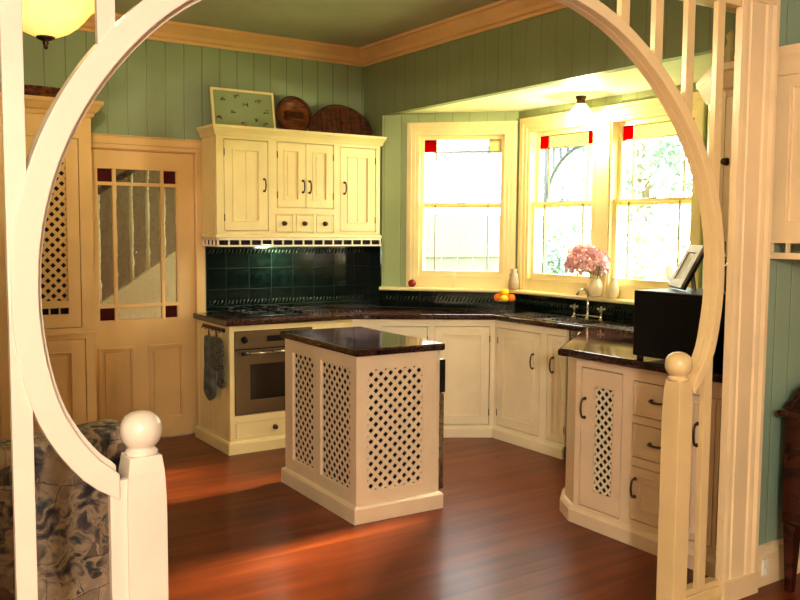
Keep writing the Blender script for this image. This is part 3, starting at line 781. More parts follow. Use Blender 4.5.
tree(16.0,16.9,3.2,1.3,'loose green tree far beyond the middle bay window',seed=2,nb=1500,leaf=.08)
tree(10.6,8.75,2.0,.8,'low shrub below the spreading tree',name='garden_shrub',seed=3,nb=700,leaf=.05)
tree(9.5,9.95,1.45,.32,'small conical conifer outside the middle window',name='garden_conifer',seed=4,nb=800,leaf=.05)
tree(8.6,6.9,1.9,.6,'rounded bush outside the right window',name='garden_bush',seed=6,nb=500,leaf=.045)
# ------------------------------------------------------------------ worktop
def slab_with_holes(outer,holes,z0,z1):
    bm=bmesh.new(); edges=[]
    for loop in [outer]+holes:
        vs=[bm.verts.new((x,y,z1)) for x,y in loop]
        for i in range(len(vs)): edges.append(bm.edges.new((vs[i],vs[(i+1)%len(vs)])))
    bmesh.ops.triangle_fill(bm,use_beauty=True,edges=edges)
    vs=[tuple(v.co) for v in bm.verts]; fs=[tuple(v.index for v in f.verts) for f in bm.faces]
    bm.verts.index_update(); fs=[tuple(v.index for v in f.verts) for f in bm.faces]; n=len(vs)
    allv=vs+[(x,y,z0) for x,y,z in vs]; allf=fs+[tuple(i+n for i in reversed(f)) for f in fs]
    k=0
    for loop in [outer]+holes:
        L=len(loop)
        for i in range(L): a=k+i;b=k+(i+1)%L; allf.append((a,b,b+n,a+n))
        k+=L
    bm.free(); m=MB(); m._add(allv,allf); return m
bowl1=[(4.165,4.50),(4.165,4.86),(4.40,4.86),(4.40,4.50)]
bowl2=[(4.165,4.06),(4.165,4.44),(4.40,4.44),(4.40,4.06)]
outer=[(2.378,6.184),(2.378,6.125),(2.25,6.125),(2.25,5.468),(3.236,5.468),(4.108,4.922),(4.108,3.98),(3.212,3.318),(3.236,3.26),(3.236,2.315),(3.745,2.315),(3.745,2.83),(4.506,3.44),(4.506,5.14),(3.745,5.9),(3.745,6.184)]
m=slab_with_holes(outer,[bowl1,bowl2],.885,.925)
wt=tag(m.build('worktop','granite',bevel=.012),'long polished brown granite worktop running round the back wall, the bay and the peninsula','worktop')
wt.modifiers['edge'].segments=3
# sink
sk=thing('kitchen_sink','stainless double bowl sink set in the granite under the middle window','sink',(4.28,4.3,.925))
m=MB().grid(4.13,4.46,0,1,0,1,[]); m=MB()
def hgrid(m,x0,x1,y0,y1,z0,z1,holes):
    mm=MB().grid(x0,x1,y0,y1,z0,z1,holes)
    m._add([(v.x,v.z,v.y) for v in mm.v],mm.f); return m
hgrid(m,4.145,4.47,3.62,4.885,.926,.931,[(4.170,4.395,4.51,4.85),(4.170,4.395,4.07,4.43)])
for k in range(7): m.box(4.18,4.42,3.66+k*.055,3.675+k*.055,.931,.935)
m.build('rim','steel',sk,bevel=.001)
for (y0,y1) in ((4.505,4.855),(4.065,4.435)):
    m=MB(); m.box(4.167,4.170,y0,y1,.76,.928).box(4.395,4.398,y0,y1,.76,.928).box(4.167,4.398,y0,y0+.003,.76,.928).box(4.167,4.398,y1-.003,y1,.76,.928).box(4.167,4.398,y0,y1,.757,.76)
    m.build('bowl','steel',sk)
tp=thing('tap_set','chrome bridge tap set with tall spout and two cross handles behind the sink','tap',(4.435,4.29,.931))
m=MB().lathe([(.022,.931),(.022,.938),(.012,.95),(.010,1.0),(.014,1.02),(.010,1.04),(.008,1.12),(.010,1.125),(.004,1.14)],(4.435,4.29,0),14); m.tube([(4.435,4.29,1.09),(4.40,4.29,1.145),(4.35,4.29,1.14),(4.325,4.29,1.105)],.008,10); m.build('spout','chrome',tp)
for y in (4.165,4.42):
    m=MB().lathe([(.020,.931),(.020,.937),(.010,.948),(.009,.985),(.014,.995),(.012,1.005)],(4.435,y,0),12)
    m.tube([(4.405,y,1.01),(4.465,y,1.01)],.006,8).tube([(4.435,y-.03,1.01),(4.435,y+.03,1.01)],.006,8)
    for dx,dy in ((.03,0),(-.03,0),(0,.03),(0,-.03)): m.ball((4.435+dx,y+dy,1.01),.009,6)
    m.ball((4.435,y,1.02),.010,6)
    m.build('cross_handle','chrome',tp)
MB().tube([(4.435,4.165,.955),(4.435,4.42,.955)],.007,8).build('bridge','chrome',tp)
# ------------------------------------------------------------------ oven housing and base units
ob=thing('oven_housing','cream base cabinet with boarded side, holding the oven above one drawer','cabinet',(2.76,5.8,0))
OF=frame(0,5.5,1,0)
OV=(2.312,2.912,.262,.846)
m=MB(OF).grid(2.28,3.245,.085,.885,-.02,0,[OV,(2.322-G,2.905+G,.098,.212),(2.96,3.22,.098,.82)])
m.box(2.30,3.245,-.10,-.02,.085,.262).box(2.92,3.22,-.69,-.02,.085,.885)
m.box(2.277,2.312,-.05,-.002,.085,.885); m.build('face_frame','cream',ob,bevel=.001)
d=drawer(OF,2.322,2.905,.101,.209,ob,'cream','knob')
panel_door(OF,2.963,3.217,.101,.817,ob,'cream')
# boarded side at x=2.28 facing -x
SF=frame(2.28,6.2,0,-1)      # u = 6.2-y, v toward -x
m=MB(SF).box(.075,.682,-.018,-.004,.085,.885)
nb=6
for k in range(nb):
    a=.12+k*(.52/nb); m.box(a+.002,a+.52/nb-.002,-.004,.001,.10,.86)
m.grid(.075,.682,.085,.885,-.004,.004,[(.12,.64,.10,.86)])
m.build('boarded_side','cream',ob,bevel=.001)
m=MB().sweep([(2.28,6.125),(2.28,5.5),(3.245,5.5)],[(0,0),(.022,0),(.022,.068),(.014,.082),(0,.088)]); m.build('plinth','cream',ob)
# fascia strip under worktop catches light
ov=thing('wall_oven','stainless built-in oven with bar handle and dark glass window','oven',(2.61,5.6,.262))
MB(OF).box(2.316,2.908,-.5,-.012,.266,.842).build('oven_body','void',ov)
cpn=MB(OF).box(2.316,2.908,-.012,.006,.722,.842).build('control_panel','steel_oven',ov,bevel=.003)
for u,r in ((2.385,.020),(2.84,.020)):
    m=MB(OF).tube([(u,.006,.784),(u,.010,.784),(u,.03,.784),(u,.034,.784)],[r*1.2,r,r*.85,r*.6],18); m.box(u-.003,u+.003,.03,.037,.77,.798); m.build('control_knob','black',cpn)
MB(OF).box(2.55,2.68,.0062,.0075,.765,.805).build('display','black',cpn)
od=MB(OF).grid(2.316,2.908,.268,.714,-.012,.008,[(2.425,2.80,.365,.612)]).build('oven_door','steel_oven',ov,bevel=.003)
MB(OF).box(2.42,2.805,-.008,.004,.36,.617).build('window_glass','ovenglass',od)
m=MB(OF).tube([(2.36,.045,.694),(2.865,.045,.694)],.009,12)
for u in (2.375,2.85): m.tube([(u,.006,.694),(u,.045,.694)],.007,8)
m.build('bar_handle','steel',od)
MB(OF).tube([(2.350,.045,.694),(2.395,.045,.694)],.012,12).tube([(2.83,.045,.694),(2.875,.045,.694)],.012,12).build('handle_cap','black',od)
m=MB(OF)
for k in range(4): m.tube([(2.43,-.03-.0,.42+k*.045),(2.79,-.03,.42+k*.045)],.002,6)
# cooktop
ck=thing('gas_cooktop','black gas cooktop with iron trivets set in the granite beside the green tiles','cooktop',(2.76,5.83,.925))
MB().box(2.38,2.94,5.60,6.06,.925,.933).build('hob_plate','black',ck,bevel=.003)
for (x,y) in ((2.50,5.72),(2.50,5.94),(2.77,5.72),(2.77,5.94)):
    b=MB().lathe([(.045,.933),(.045,.942),(.032,.945),(.032,.955),(.001,.957)],(x,y,0),18).build('burner','blackmatte',ck)
    m=MB()
    for q in range(4):
        a=q*PI/2+PI/4; m.tube([(x+.02*math.cos(a),y+.02*math.sin(a),.968),(x+.10*math.cos(a),y+.10*math.sin(a),.968),(x+.10*math.cos(a),y+.10*math.sin(a),.933)],.005,6)
    m.tube([(x-.10,y-.10,.962),(x+.10,y-.10,.962),(x+.10,y+.10,.962),(x-.10,y+.10,.962)],.005,6,True)
    m.build('trivet','blackmatte',ck)
for k in range(5): MB().lathe([(.016,.933),(.014,.95),(.013,.955),(.001,.956)],(2.90,5.66+k*.08,0),12).build('control_knob','blackmatte',ck)
# bay base units (facet and sink run)
FA=frame(3.245,5.5,.895,-.56); LA=math.hypot(.895,.56)
bu=thing('corner_base_cabinet','cream base cabinet with two panelled doors angled between the oven and the sink run','cabinet',(3.9,5.4,0))
dA=[(.215,.552,.098,.828),(.612,1.018,.098,.830)]
m=MB(FA).grid(0,LA,.085,.885,-.02,0,og(*dA)); m.box(.06,LA-.08,-.10,-.03,.085,.885); m.box(.35,.85,-.40,-.08,.085,.70)
m.build('carcass','cream2',bu)
for i,d in enumerate(dA): panel_door(FA,*d,bu,'cream2',st=.06,hinge=d[1]+.002)
MB().sweep([(3.25,5.497),(4.14,4.94)],[(0,0),(.020,0),(.020,.066),(.012,.08),(0,.085)]).build('plinth','cream2',bu)
su=thing('sink_base_cabinet','cream base cabinet with two handled doors below the sink','cabinet',(4.3,4.56,0))
FS=frame(4.14,4.94,0,-1)
us=lambda y:4.94-y
dS=[(us(4.905),us(4.450),.105,.826),(us(4.372),us(4.20),.105,.830)]
m=MB(FS).grid(0,.75,.085,.885,-.02,0,og(*dS)); m.box(.08,.60,-.20,-.022,.085,.72)
m.build('carcass','cream2',su)
for i,d in enumerate(dS):
    dd=panel_door(FS,*d,su,'cream2',st=.06 if i==0 else .045,hinge=d[0] if i==0 else d[1])
    bail(FS,us(4.515) if i==0 else us(4.318),.628,dd,L=.1)
MB().sweep([(4.14,4.935),(4.14,4.19)],[(0,0),(.020,0),(.020,.066),(.012,.08),(0,.085)]).build('plinth','cream2',su)
# peninsula
pu=thing('peninsula_cabinet','cream peninsula cabinet with a lattice door, drawers and a chamfered corner, behind the right post','cabinet',(3.5,3.0,0))
M['pen']=paint('peninsula_paint',srgb(236,214,186),.33)
FP=frame(3.29,3.255,0,-1); up=lambda y:3.255-y
dP=[(up(3.212),up(2.938),.102,.832),(up(2.862),up(2.60),.648,.812),(up(2.862),up(2.60),.440,.602),(up(2.866),up(2.60),.125,.388),(up(2.54),up(2.395),.125,.80),(up(2.39),up(2.33),.125,.80)]
m=MB(FP).grid(0,.94,.085,.885,-.02,0,og(*dP)); m.box(.0,.94,-.44,-.03,.085,.885)
m.build('carcass','pen',pu)
m=MB().prism([(3.29,3.255),(3.372,3.400),(4.12,4.06),(4.12,3.90),(3.50,3.256)],.0,.885); m.build('angled_end','pen',pu)
a_,b_,c_,d_=dP[0]; hl=(up(3.125),up(2.988),.188,.748)
m=MB(FP).grid(*dP[0],-.019,-.001,[hl]); m.grid(*hl,-.004,.002,[(hl[0]+.006,hl[1]-.006,hl[2]+.006,hl[3]-.006)]); dd=m.build('door','pen',pu,bevel=.001)
MB(FP).box(hl[0]-.01,hl[1]+.01,-.0195,-.0185,hl[2]-.01,hl[3]+.01).build('dark_backing','void',dd)
MB(FP).lattice(*hl,-.015,-.008,.050,.0135).build('lattice','cream2',dd); bail(FP,up(3.187),.622,dd,L=.10)
# small open lattice fix: narrower stile on latch side
for d in dP[1:3]:
    m=MB(FP).box(d[0],d[1],-.019,-.002,d[2],d[3]); m.grid(d[0],d[1],d[2],d[3],-.002,.001,[(d[0]+.014,d[1]-.014,d[2]+.014,d[3]-.014)])
    x=m.build('drawer','pen',pu,bevel=.001); bail(FP,up(2.715),(d[2]+d[3])/2,x,True,L=.075)
dd=panel_door(FP,*dP[3],pu,'pen',st=.05); bail(FP,dP[3][0]+.028,.285,dd,L=.09)
dd=panel_door(FP,*dP[4],pu,'pen',st=.035); bail(FP,up(2.483),.623,dd,L=.10)
panel_door(FP,*dP[5],pu,'pen',st=.02)
MB().sweep([(3.50,3.513),(3.372,3.400),(3.29,3.255),(3.29,2.32)],[(0,0),(.028,0),(.028,.066),(.014,.082),(0,.088)]).build('plinth','pen',pu)
# ------------------------------------------------------------------ hooks and mitts on the oven cabinet side
hk=thing('hook_rail','dark rail of small hooks on the side of the oven cabinet','hook rail',(2.275,5.8,.84))
SFo=frame(2.28,6.2,0,-1)
u1_,u2_=6.2-5.97,6.2-5.57
MB(SFo).box(u1_,u2_,.004,.016,.835,.862).build('rail','mahogany',hk,bevel=.002)
for k in range(6):
    u=u1_+.03+k*.066; MB(SFo).tube([(u,.016,.85),(u,.028,.845),(u,.03,.832),(u,.036,.836)],.0035,6).build('hook','dark_metal',hk)
def mitt(name,label,cat,u,ztop,L,w,mat,thumb,thick=.022,vo=0,group=None):
    SFo=frame(2.28-vo,6.2,0,-1)
    o=thing(name,label,cat,tuple(SFo@Vector((u,.03,ztop-L))),'mitts and pads on the hook rail')
    z1=ztop-.03; n=14; ring=[]
    vs=[];fs=[];K=14
    for i in range(n+1):
        t=i/n; z=z1-(L-.03)*t
        ww=w*(.72+.28*math.sin(min(1,t*1.6)*PI/2))*(1 if t<.8 else math.sqrt(max(.0,1-((t-.8)/.2)**2))+.05)
        th=thick*(.7+.5*math.sin(t*PI))*(1 if t<.85 else max(.15,1-((t-.85)/.15)**2))
        for k in range(K):
            a=2*PI*k/K; vs.append((u+ww/2*math.cos(a)+.012*math.sin(t*3),.034+th/2*math.sin(a)+.004*math.sin(3*a+t*7),z))
    for i in range(n):
        for k in range(K): fs.append((i*K+k,i*K+(k+1)%K,(i+1)*K+(k+1)%K,(i+1)*K+k))
    fs+=[tuple(range(K)),tuple(n*K+k for k in range(K-1,-1,-1))]
    MB(SFo)._add(vs,fs,True).build('mitt_body',mat,o,sub=1)
    if thumb:
        zt=z1-L*.5; MB(SFo).tube([(u,.034,zt+.02),(u+thumb*.5*w,.036,zt-.01),(u+thumb*.8*w,.037,zt-.05),(u+thumb*.85*w,.037,zt-.085)],[.02,.02,.019,.008],10).build('thumb',mat,o,sub=1)
    MB(SFo).tube([(u-.008,.034,z1),(u-.009,.034,ztop),(u,.034,ztop+.008),(u+.009,.034,ztop),(u+.008,.034,z1)],.003,6).build('hanging_loop','mitt2',o)
mitt('oven_mitt','long plain grey oven mitt hanging nearest the door','oven mitt',6.2-5.80,.825,.50,.22,'mitt',0,.036,-.002)
mitt('oven_mitt','patterned dark pot mitt bulging out in the middle of the hooks','oven mitt',6.2-5.64,.83,.27,.25,'mitt2',.2,.036,.006)
mitt('pot_holder','small patterned pad hanging low below the hooks nearest the oven','oven mitt',6.2-5.585,.62,.17,.13,'mitt2',0,.03,.0)
# ------------------------------------------------------------------ island
isl=thing('kitchen_island','white island cabinet with lattice panels and brown granite top standing on the floorboards','island',(2.575,4.29,0))
rot=math.radians(-1.6)
hx,hy=.2625,.4425
IL=Matrix.Translation((2.264,3.812,0))@Matrix.Rotation(rot,4,'Z')@Matrix.Translation((hx+.02,hy+.02,0))
M['isl']=paint('island_paint',srgb(240,222,196),.33)
FI=IL@Matrix(((1,0,0,0),(0,-1,0,-hy),(0,0,1,0),(0,0,0,1)))      # front: u=x, v toward -y
FLm=IL@frame(-hx,hy,0,-1)                                             # left: u=hy-y, v toward -x
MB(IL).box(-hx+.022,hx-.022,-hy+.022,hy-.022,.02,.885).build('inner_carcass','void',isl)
fp=(-.198,.160,.155,.815)
m=MB(FI).grid(-hx,hx,.0,.885,-.02,0,[fp]); m.grid(fp[0],fp[1],fp[2],fp[3],-.012,-.003,[(fp[0]+.006,fp[1]-.006,fp[2]+.006,fp[3]-.006)])
m.box(hx-.040,hx-.036,0,.001,.10,.885)
f=m.build('front_panel','isl',isl,bevel=.001)
MB(FI).lattice(fp[0],fp[1],fp[2],fp[3],-.015,-.008,.0600,.0205).build('lattice','isl',f)
lp=[(.105,.385,.165,.815),(.470,.815,.160,.818)]
m=MB(FLm).grid(.02,2*hy-.02,0,.885,-.02,0,lp)
for q in lp: m.grid(*q,-.012,-.003,[(q[0]+.005,q[1]-.005,q[2]+.005,q[3]-.005)])
f=m.build('side_panel','isl',isl,bevel=.001)
for q in lp: MB(FLm).lattice(*q,-.013,-.010,.0600,.0175).build('lattice','isl',f)
MB(IL).box(hx-.02,hx,-hy+.0,hy,.0,.885).box(-hx,hx,hy-.02,hy,0,.885).build('back_panels','isl',isl)
pr=[(0,0),(.020,0),(.020,.078),(.012,.09),(0,.094)]
P4=[(-hx,hy),(-hx,-hy),(hx,-hy),(hx,hy)]
MB(IL).sweep([(-hx,hy),(-hx,-hy),(hx,-hy),(hx,hy)],pr,True).build('plinth','isl',isl)
MB(IL).box(-hx-.014,hx+.024,-hy-.022,hy+.05,.886,.925).build('granite_top','granite',isl,bevel=.010)
# side rail with hanging sharpening steel -> slim dishwasher door
dw=thing('dishwasher_door','stainless appliance door with black control strip on the right side of the island','dishwasher',tuple(IL@Vector((hx+.03,0,.1))))
MB(IL).box(hx+.003,hx+.040,-hy+.012,hy-.06,.10,.64).build('door_skin','steel',dw,bevel=.003)
MB(IL).box(hx+.003,hx+.046,-hy+.010,hy-.06,.645,.83).build('control_strip','black',dw,bevel=.003)
# ------------------------------------------------------------------ pantry dresser
pt=thing('pantry_cupboard','tall cream pantry cupboard with lattice upper doors left of the glazed door','cupboard',(1.1,6.1,0))
PF=frame(0,5.9,1,0)
pd_up=[(.30,.66,.885,2.145),(.68,.92,.885,2.145),(1.02,1.492,.885,2.145)]
pd_lo=[(.30,.94,.05,.77),(1.02,1.480,.05,.775)]
pd_up=[(.42,.92,.885,2.145),(1.02,1.488,.885,2.145)]
pd_lo=[(.42,.92,.05,.775),(1.02,1.485,.05,.775)]
pd_up=[(.42,.90,.875,2.115),(.975,1.408,.893,2.115)]
pd_lo=[(.42,.90,.05,.809),(.975,1.427,.05,.809)]
m=MB(PF).grid(.30,1.495,0,2.27,-.02,0,og(*pd_up,*pd_lo)); m.box(.30,1.495,-.29,-.022,0,2.27)
m.build('face_frame','pantry',pt)
m=MB(); 
for d in pd_up:
    a,b,c,e=d; sl,s=.10,.078
    mm=MB(PF).grid(a,b,c,e,-.019,-.001,[(a+sl,b-s,c+.175,e-.13),*[(b-s-k*.062-.052,b-s-k*.062,c+.087,c+.127) for k in range(4)]])
    dd=mm.build('door','pantry',pt)
    MB(PF).box(a+sl-.01,b-s+.01,-.0215,-.019,c+.05,e-.12).build('dark_backing','void',dd)
    MB(PF).lattice(a+sl,b-s,c+.175,e-.13,-.0165,-.008,.066,.022).build('lattice','pantry',dd)
    knob(PF,(b-.04) if a<.9 else (a+.04),1.35,dd)
for d in pd_lo:
    dd=panel_door(PF,*d,pt,'pantry',st=.085); knob(PF,(d[1]-.04) if d[0]<.9 else (d[0]+.04),.68,dd)
cn=[(0,2.26),(.015,2.26),(.02,2.285),(.035,2.295),(.058,2.335),(.066,2.338),(.070,2.362),(-.03,2.362),(-.03,2.26)]
m=MB().sweep([(.30,5.9),(1.495,5.9),(1.495,6.19)],cn); m.box(.30,1.50,5.9,6.19,2.345,2.358); m.build('cornice','pantry',pt)
MB(PF).box(.30,1.495,0,.008,.842,.856).build('waist_rail','pantry',pt)
# basket on top
bk=thing('wicker_basket','low brown wicker basket on top of the pantry cupboard','basket',(1.2,6.0,2.362))
m=MB().lathe([(.10,2.362),(.15,2.372),(.16,2.405),(.15,2.44)],(0,0,0),24); m.v=[Vector((1.19+v.x*1.15,6.0+v.y*.45,v.z)) for v in m.v]; m.build('basket_body','wicker',bk)
m=MB()
for k in range(3): m.tube([(1.19+.180*math.cos(a*PI/16),6.0+.07*math.sin(a*PI/16),2.385+k*.022) for a in range(32)],.011,6,True)
m.build('woven_rim','wicker',bk)
m=MB().tube([(1.395,6.10,2.47),(1.43,6.09,2.50),(1.42,6.08,2.405)],.012,6); m.build('handle','wicker',bk)
# ------------------------------------------------------------------ right wall cabinet in the kitchen
rc=thing('tall_wall_cabinet','cream wall cabinet with canted end and deep cornice beside the bay window','cabinet',(3.58,2.45,1.43))
M['rc']=paint('right_cabinet_paint',srgb(236,216,180),.33)
out=[(XR,2.86),(3.42,2.555),(3.42,2.315)]
RF=frame(3.42,2.535,0,-1)
MB().prism([(3.442,2.32),(3.442,2.53),(3.744,2.785),(3.744,2.32)],1.51,2.23).build('carcass','rc',rc)
m=MB(RF).grid(.0,.215,1.51,2.20,-.02,0,[(.04,.208,1.55,2.155)]); m.build('face_frame','rc',rc)
dd=panel_door(RF,.043,.205,1.554,2.151,rc,'rc',st=.035); knob(RF,.055,1.86,dd)
FC=frame(3.744,2.80,3.42-3.744,2.535-2.80)
MB(FC).grid(0,.418,1.51,2.20,-.012,0,[(.05,.37,1.56,2.15)]).build('canted_end','rc',rc)
cn2=[(0,2.15),(.015,2.15),(.02,2.175),(.035,2.185),(.07,2.25),(.08,2.255),(.085,2.285),(-.03,2.285),(-.03,2.15)]
MB().sweep([(3.744,2.806),(3.42,2.471),(3.42,2.318)],cn2).prism([(3.40,2.32),(3.40,2.50),(3.72,2.80),(3.72,2.32)],2.27,2.284).build('cornice','rc',rc)
m=MB(RF).box(0,.215,-.0,.012,1.50,1.52).box(0,.215,0,.01,1.43,1.445)
for k in range(3): m.box(k*.078,k*.078+.012,0,.01,1.445,1.50)
m.build('slotted_rail','rc',rc)
og1=thing('bisque_ornament','pale scrolled ornament standing on the canted wall cabinet','ornament',(3.46,2.50,2.285))
MB().lathe([(.03,2.285),(.045,2.30),(.03,2.33),(.038,2.36),(.02,2.40),(.028,2.43),(.001,2.46)],(3.46,2.50,0),16).build('figure','ornament',og1)
MB().ball((3.46,2.455,2.32),.03,8).build('scroll','ornament',og1)
# ------------------------------------------------------------------ near right: wall cabinet, base board, socket, table
nc=thing('side_wall_cabinet','cream wall cabinet with slotted rail at the far right edge, above the carved table','cabinet',(3.8,2.0,1.43))
NF=frame(3.347,2.198,0,-1)
MB().box(3.367,4.215,1.84,2.192,1.53,2.25).build('carcass','rc',nc)
m=MB(NF).grid(.0,.36,1.53,2.20,-.02,0,[(.065,.30,1.58,2.15)]); m.grid(.065,.30,1.58,2.15,-.016,-.004,[(.077,.288,1.592,2.138)]); m.box(.065,.30,-.019,-.012,1.58,2.15); m.build('side_panel','rc',nc,bevel=.001)
NFf=frame(3.347,1.838,1,0)
m=MB(NFf).grid(0,.87,1.53,2.20,-.02,0,og((.04,.43,1.56,2.17),(.44,.83,1.56,2.17))); m.build('face_frame','rc',nc)
for d in ((.04,.43,1.56,2.17),(.44,.83,1.56,2.17)): dd=panel_door(NFf,*d,nc,'rc'); bail(NFf,d[1]-.03 if d[0]<.1 else d[0]+.03,1.8,dd)
cn3=[(0,2.19),(.012,2.19),(.018,2.21),(.02,2.25),(.03,2.27),(.034,2.305),(-.03,2.305),(-.03,2.19)]
MB().sweep([(3.347,2.196),(3.347,1.838),(4.215,1.838),(4.215,2.196)],cn3).box(3.335,4.23,1.83,2.19,2.29,2.30).build('cornice','rc',nc)
m=MB(NF).box(0,.36,-.02,.012,1.498,1.535).box(0,.36,-.02,.008,1.432,1.458)
for k in range(6): m.box(k*.075,k*.075+.008,-.018,.004,1.458,1.498)
m.fr=NFf; m.box(0,.87,-.02,.012,1.50,1.532).box(0,.87,-.02,.008,1.435,1.45)
for k in range(13): m.box(k*.072,k*.072+.008,-.018,.004,1.45,1.50)
m.build('slotted_rail','rc',nc)
struct(MB().sweep([(3.255,YS),(5.2,YS)],[(0,0),(.022,0),(.022,.14),(.012,.155),(.010,.172),(0,.178)]).build('baseboard_front','casing'))
sk2=thing('wall_socket','small white power socket on the skirting behind the dark table leg','socket',(3.365,2.17,.07))
MB().box(3.35,3.385,2.165,2.178,.05,.125).build('plate','knobwhite',sk2,bevel=.002); MB().box(3.358,3.378,2.158,2.166,.06,.085).build('switch','knobwhite',sk2)
ct=thing('side_table','dark mahogany washstand with scrolled back and tapered legs at the right edge','table',(3.75,1.93,0))
MB().box(3.395,4.15,1.72,2.12,.30,.765).build('body','mahogany',ct,bevel=.004)
MB().box(3.355,4.19,1.69,2.14,.765,.792).build('top','mahogany',ct,bevel=.008)
for (x,y) in ((3.42,2.085),(4.12,2.085),(3.42,1.75),(4.12,1.75)):
    m=MB(); w=.028; vs=[(x+sx*w*k,y+sy*w*k,z) for z,k in ((0,.55),(.30,1.0)) for sy in(-1,1) for sx in(-1,1)]
    m._add(vs,[(0,2,3,1),(4,5,7,6),(0,1,5,4),(2,6,7,3),(0,4,6,2),(1,3,7,5)]); m.build('leg','mahogany',ct,bevel=.003)
pts=[(3.41,.79),(3.43,.82),(3.46,.83),(3.49,.87),(3.56,.89),(3.7,.93),(3.77,.94),(3.84,.93),(3.98,.89),(4.05,.87),(4.08,.83),(4.12,.82),(4.14,.79)]
MB().vprism(pts,2.11,2.135).build('scrolled_back','mahogany',ct,bevel=.003)
d=MB().box(3.46,4.09,1.712,1.722,.56,.73).build('drawer','mahogany',ct,bevel=.003); MB().ball((3.6,1.705,.645),.015).build('knob','dark_metal',d); MB().ball((3.95,1.705,.645),.015).build('knob','dark_metal',d)
# ------------------------------------------------------------------ things on the peninsula
mw=thing('black_microwave','black box-shaped microwave on the end of the peninsula worktop','microwave',(3.45,2.8,.925))
MB().box(3.262,3.64,2.44,2.855,.945,1.262).build('casing','black',mw,bevel=.006)
for (x,y) in ((3.29,2.83),(3.29,2.47),(3.61,2.83),(3.61,2.47)): MB().lathe([(.016,.925),(.018,.946)],(x,y,0),12).build('foot','black',mw)
MB().box(3.2595,3.264,2.46,2.74,.965,1.242).build('door_glass','black',mw,bevel=.001)
pf=thing('photo_frame','pewter photo frame with pale picture tilted back on the black microwave','picture frame',(3.40,2.70,1.262))
PM=Matrix.Translation((3.50,2.845,1.276))@Matrix.Rotation(math.radians(-125),4,'Z')@Matrix.Rotation(math.radians(-27),4,'X')@Matrix(((1,0,0,0),(0,-1,0,0),(0,0,1,0),(0,0,0,1)))
MB(PM).grid(0,.215,0,.225,-.008,.006,[(.045,.170,.040,.185)]).build('frame','silver',pf,bevel=.002)
MB(PM).box(.04,.175,-.004,.0,.035,.19).build('picture','photo',pf)
MB(PM).box(.0,.215,-.022,-.008,.0,.225).build('backing','black',pf)
MB(PM)._add([(.05,-.014,.15),(.11,-.014,.15),(.11,-.095,.0335),(.05,-.095,.0335),(.05,-.018,.15),(.11,-.018,.15),(.11,-.10,.0335),(.05,-.10,.0335)],[(0,1,2,3),(4,5,6,7),(0,1,5,4),(2,3,7,6),(0,3,7,4),(1,2,6,5)]).build('easel_strut','black',pf)
cj=tag(MB().lathe([(.035,1.262),(.05,1.285),(.062,1.33),(.055,1.37),(.035,1.39),(.03,1.41),(.04,1.42)],(3.56,2.52,0),24).build('copper_jar','copper'),'round copper coloured jar on the microwave behind the photo frame','jar')
tag(MB().box(3.36,3.62,2.34,2.42,.925,1.10).build('folded_cloth','cloth',bevel=.02),'folded pale blue cloth standing between microwave and side wall','cloth')
# ------------------------------------------------------------------ window ledge objects
fv=thing('flower_vase','squat ivory vase holding a pink bouquet on the window ledge above the sink','vase',(4.44,4.25,1.09))
MB().lathe([(.03,1.09),(.045,1.10),(.056,1.14),(.052,1.18),(.035,1.21),(.032,1.225),(.04,1.235)],(4.46,4.25,0),24).build('vase_body','vase',fv)
bq=thing('pink_bouquet','full bouquet of pale and rose pink blossoms in the ivory vase by the middle window','flowers',(4.46,4.25,1.2))
rr=random.Random(11)
def blossom(m,c,r,n=14):
    for i in range(n):
        a=rr.uniform(0,2*PI); b=math.acos(rr.uniform(-.6,1)); d=Vector((math.sin(b)*math.cos(a),math.sin(b)*math.sin(a),math.cos(b)))
        p=Vector(c)+d*r*.55; t=d.cross(Vector((0,.3,1))).normalized(); s=d.cross(t); w=r*.55
        m._add([tuple(p-t*w*.5-d*w*.1),tuple(p-s*w*.6+d*w*.35),tuple(p+t*w*.6+d*w*.25),tuple(p+s*w*.6+d*w*.4),tuple(p+d*w*.02)],[(0,1,4),(1,2,4),(2,3,4),(3,0,4)],True)
for i in range(62):
    a=rr.uniform(0,2*PI); b=math.acos(rr.uniform(-.45,1)); q=rr.uniform(.75,1)
    c=(4.42+.10*q*math.sin(b)*math.cos(a),4.285+.18*q*math.sin(b)*math.sin(a),1.315+.125*q*math.cos(b))
    m=MB(); blossom(m,c,.044,18); m.build('blossom','petal',bq)
m=MB()
for i in range(22):
    a=rr.uniform(0,2*PI); q=rr.uniform(.3,1); c=Vector((4.44+.08*q*math.cos(a),4.26+.13*q*math.sin(a),1.26+.06*rr.random())); d=Vector((math.cos(a),math.sin(a),.2))*.045; s=Vector((-math.sin(a),math.cos(a),.1))*.014
    m._add([tuple(c-d),tuple(c+s),tuple(c+d),tuple(c-s)],[(0,1,2),(0,2,3)])
for i in range(9):
    a=i*2*PI/9; m.tube([(4.46,4.25,1.15),(4.45+.05*math.cos(a),4.25+.08*math.sin(a),1.30)],.0025,5)
m.build('leaves_and_stems','leaf',bq)
tag(MB().lathe([(.02,1.09),(.032,1.10),(.038,1.14),(.028,1.19),(.018,1.22),(.024,1.235)],(4.47,4.09,0),20).build('white_vase','vase'),'small ivory vase on the window ledge right of the bouquet','vase')
tag(MB().lathe([(.026,1.09),(.036,1.10),(.042,1.15),(.030,1.185),(.033,1.205),(.020,1.225),(.026,1.25)],(4.44,5.08,0),20).build('corner_vase','vasegrey'),'small speckled vase in the corner of the window ledge','vase')
ap=thing('red_apple','small red apple at the left end of the window ledge','apple',(3.93,5.68,1.09))
MB(F1).ball((.26,.05,1.121),.032,12,(1,1,.92)).build('flesh','apple',ap); MB(F1).tube([(.26,.05,1.145),(.263,.05,1.16)],.0025,6).build('stem','bark',ap)
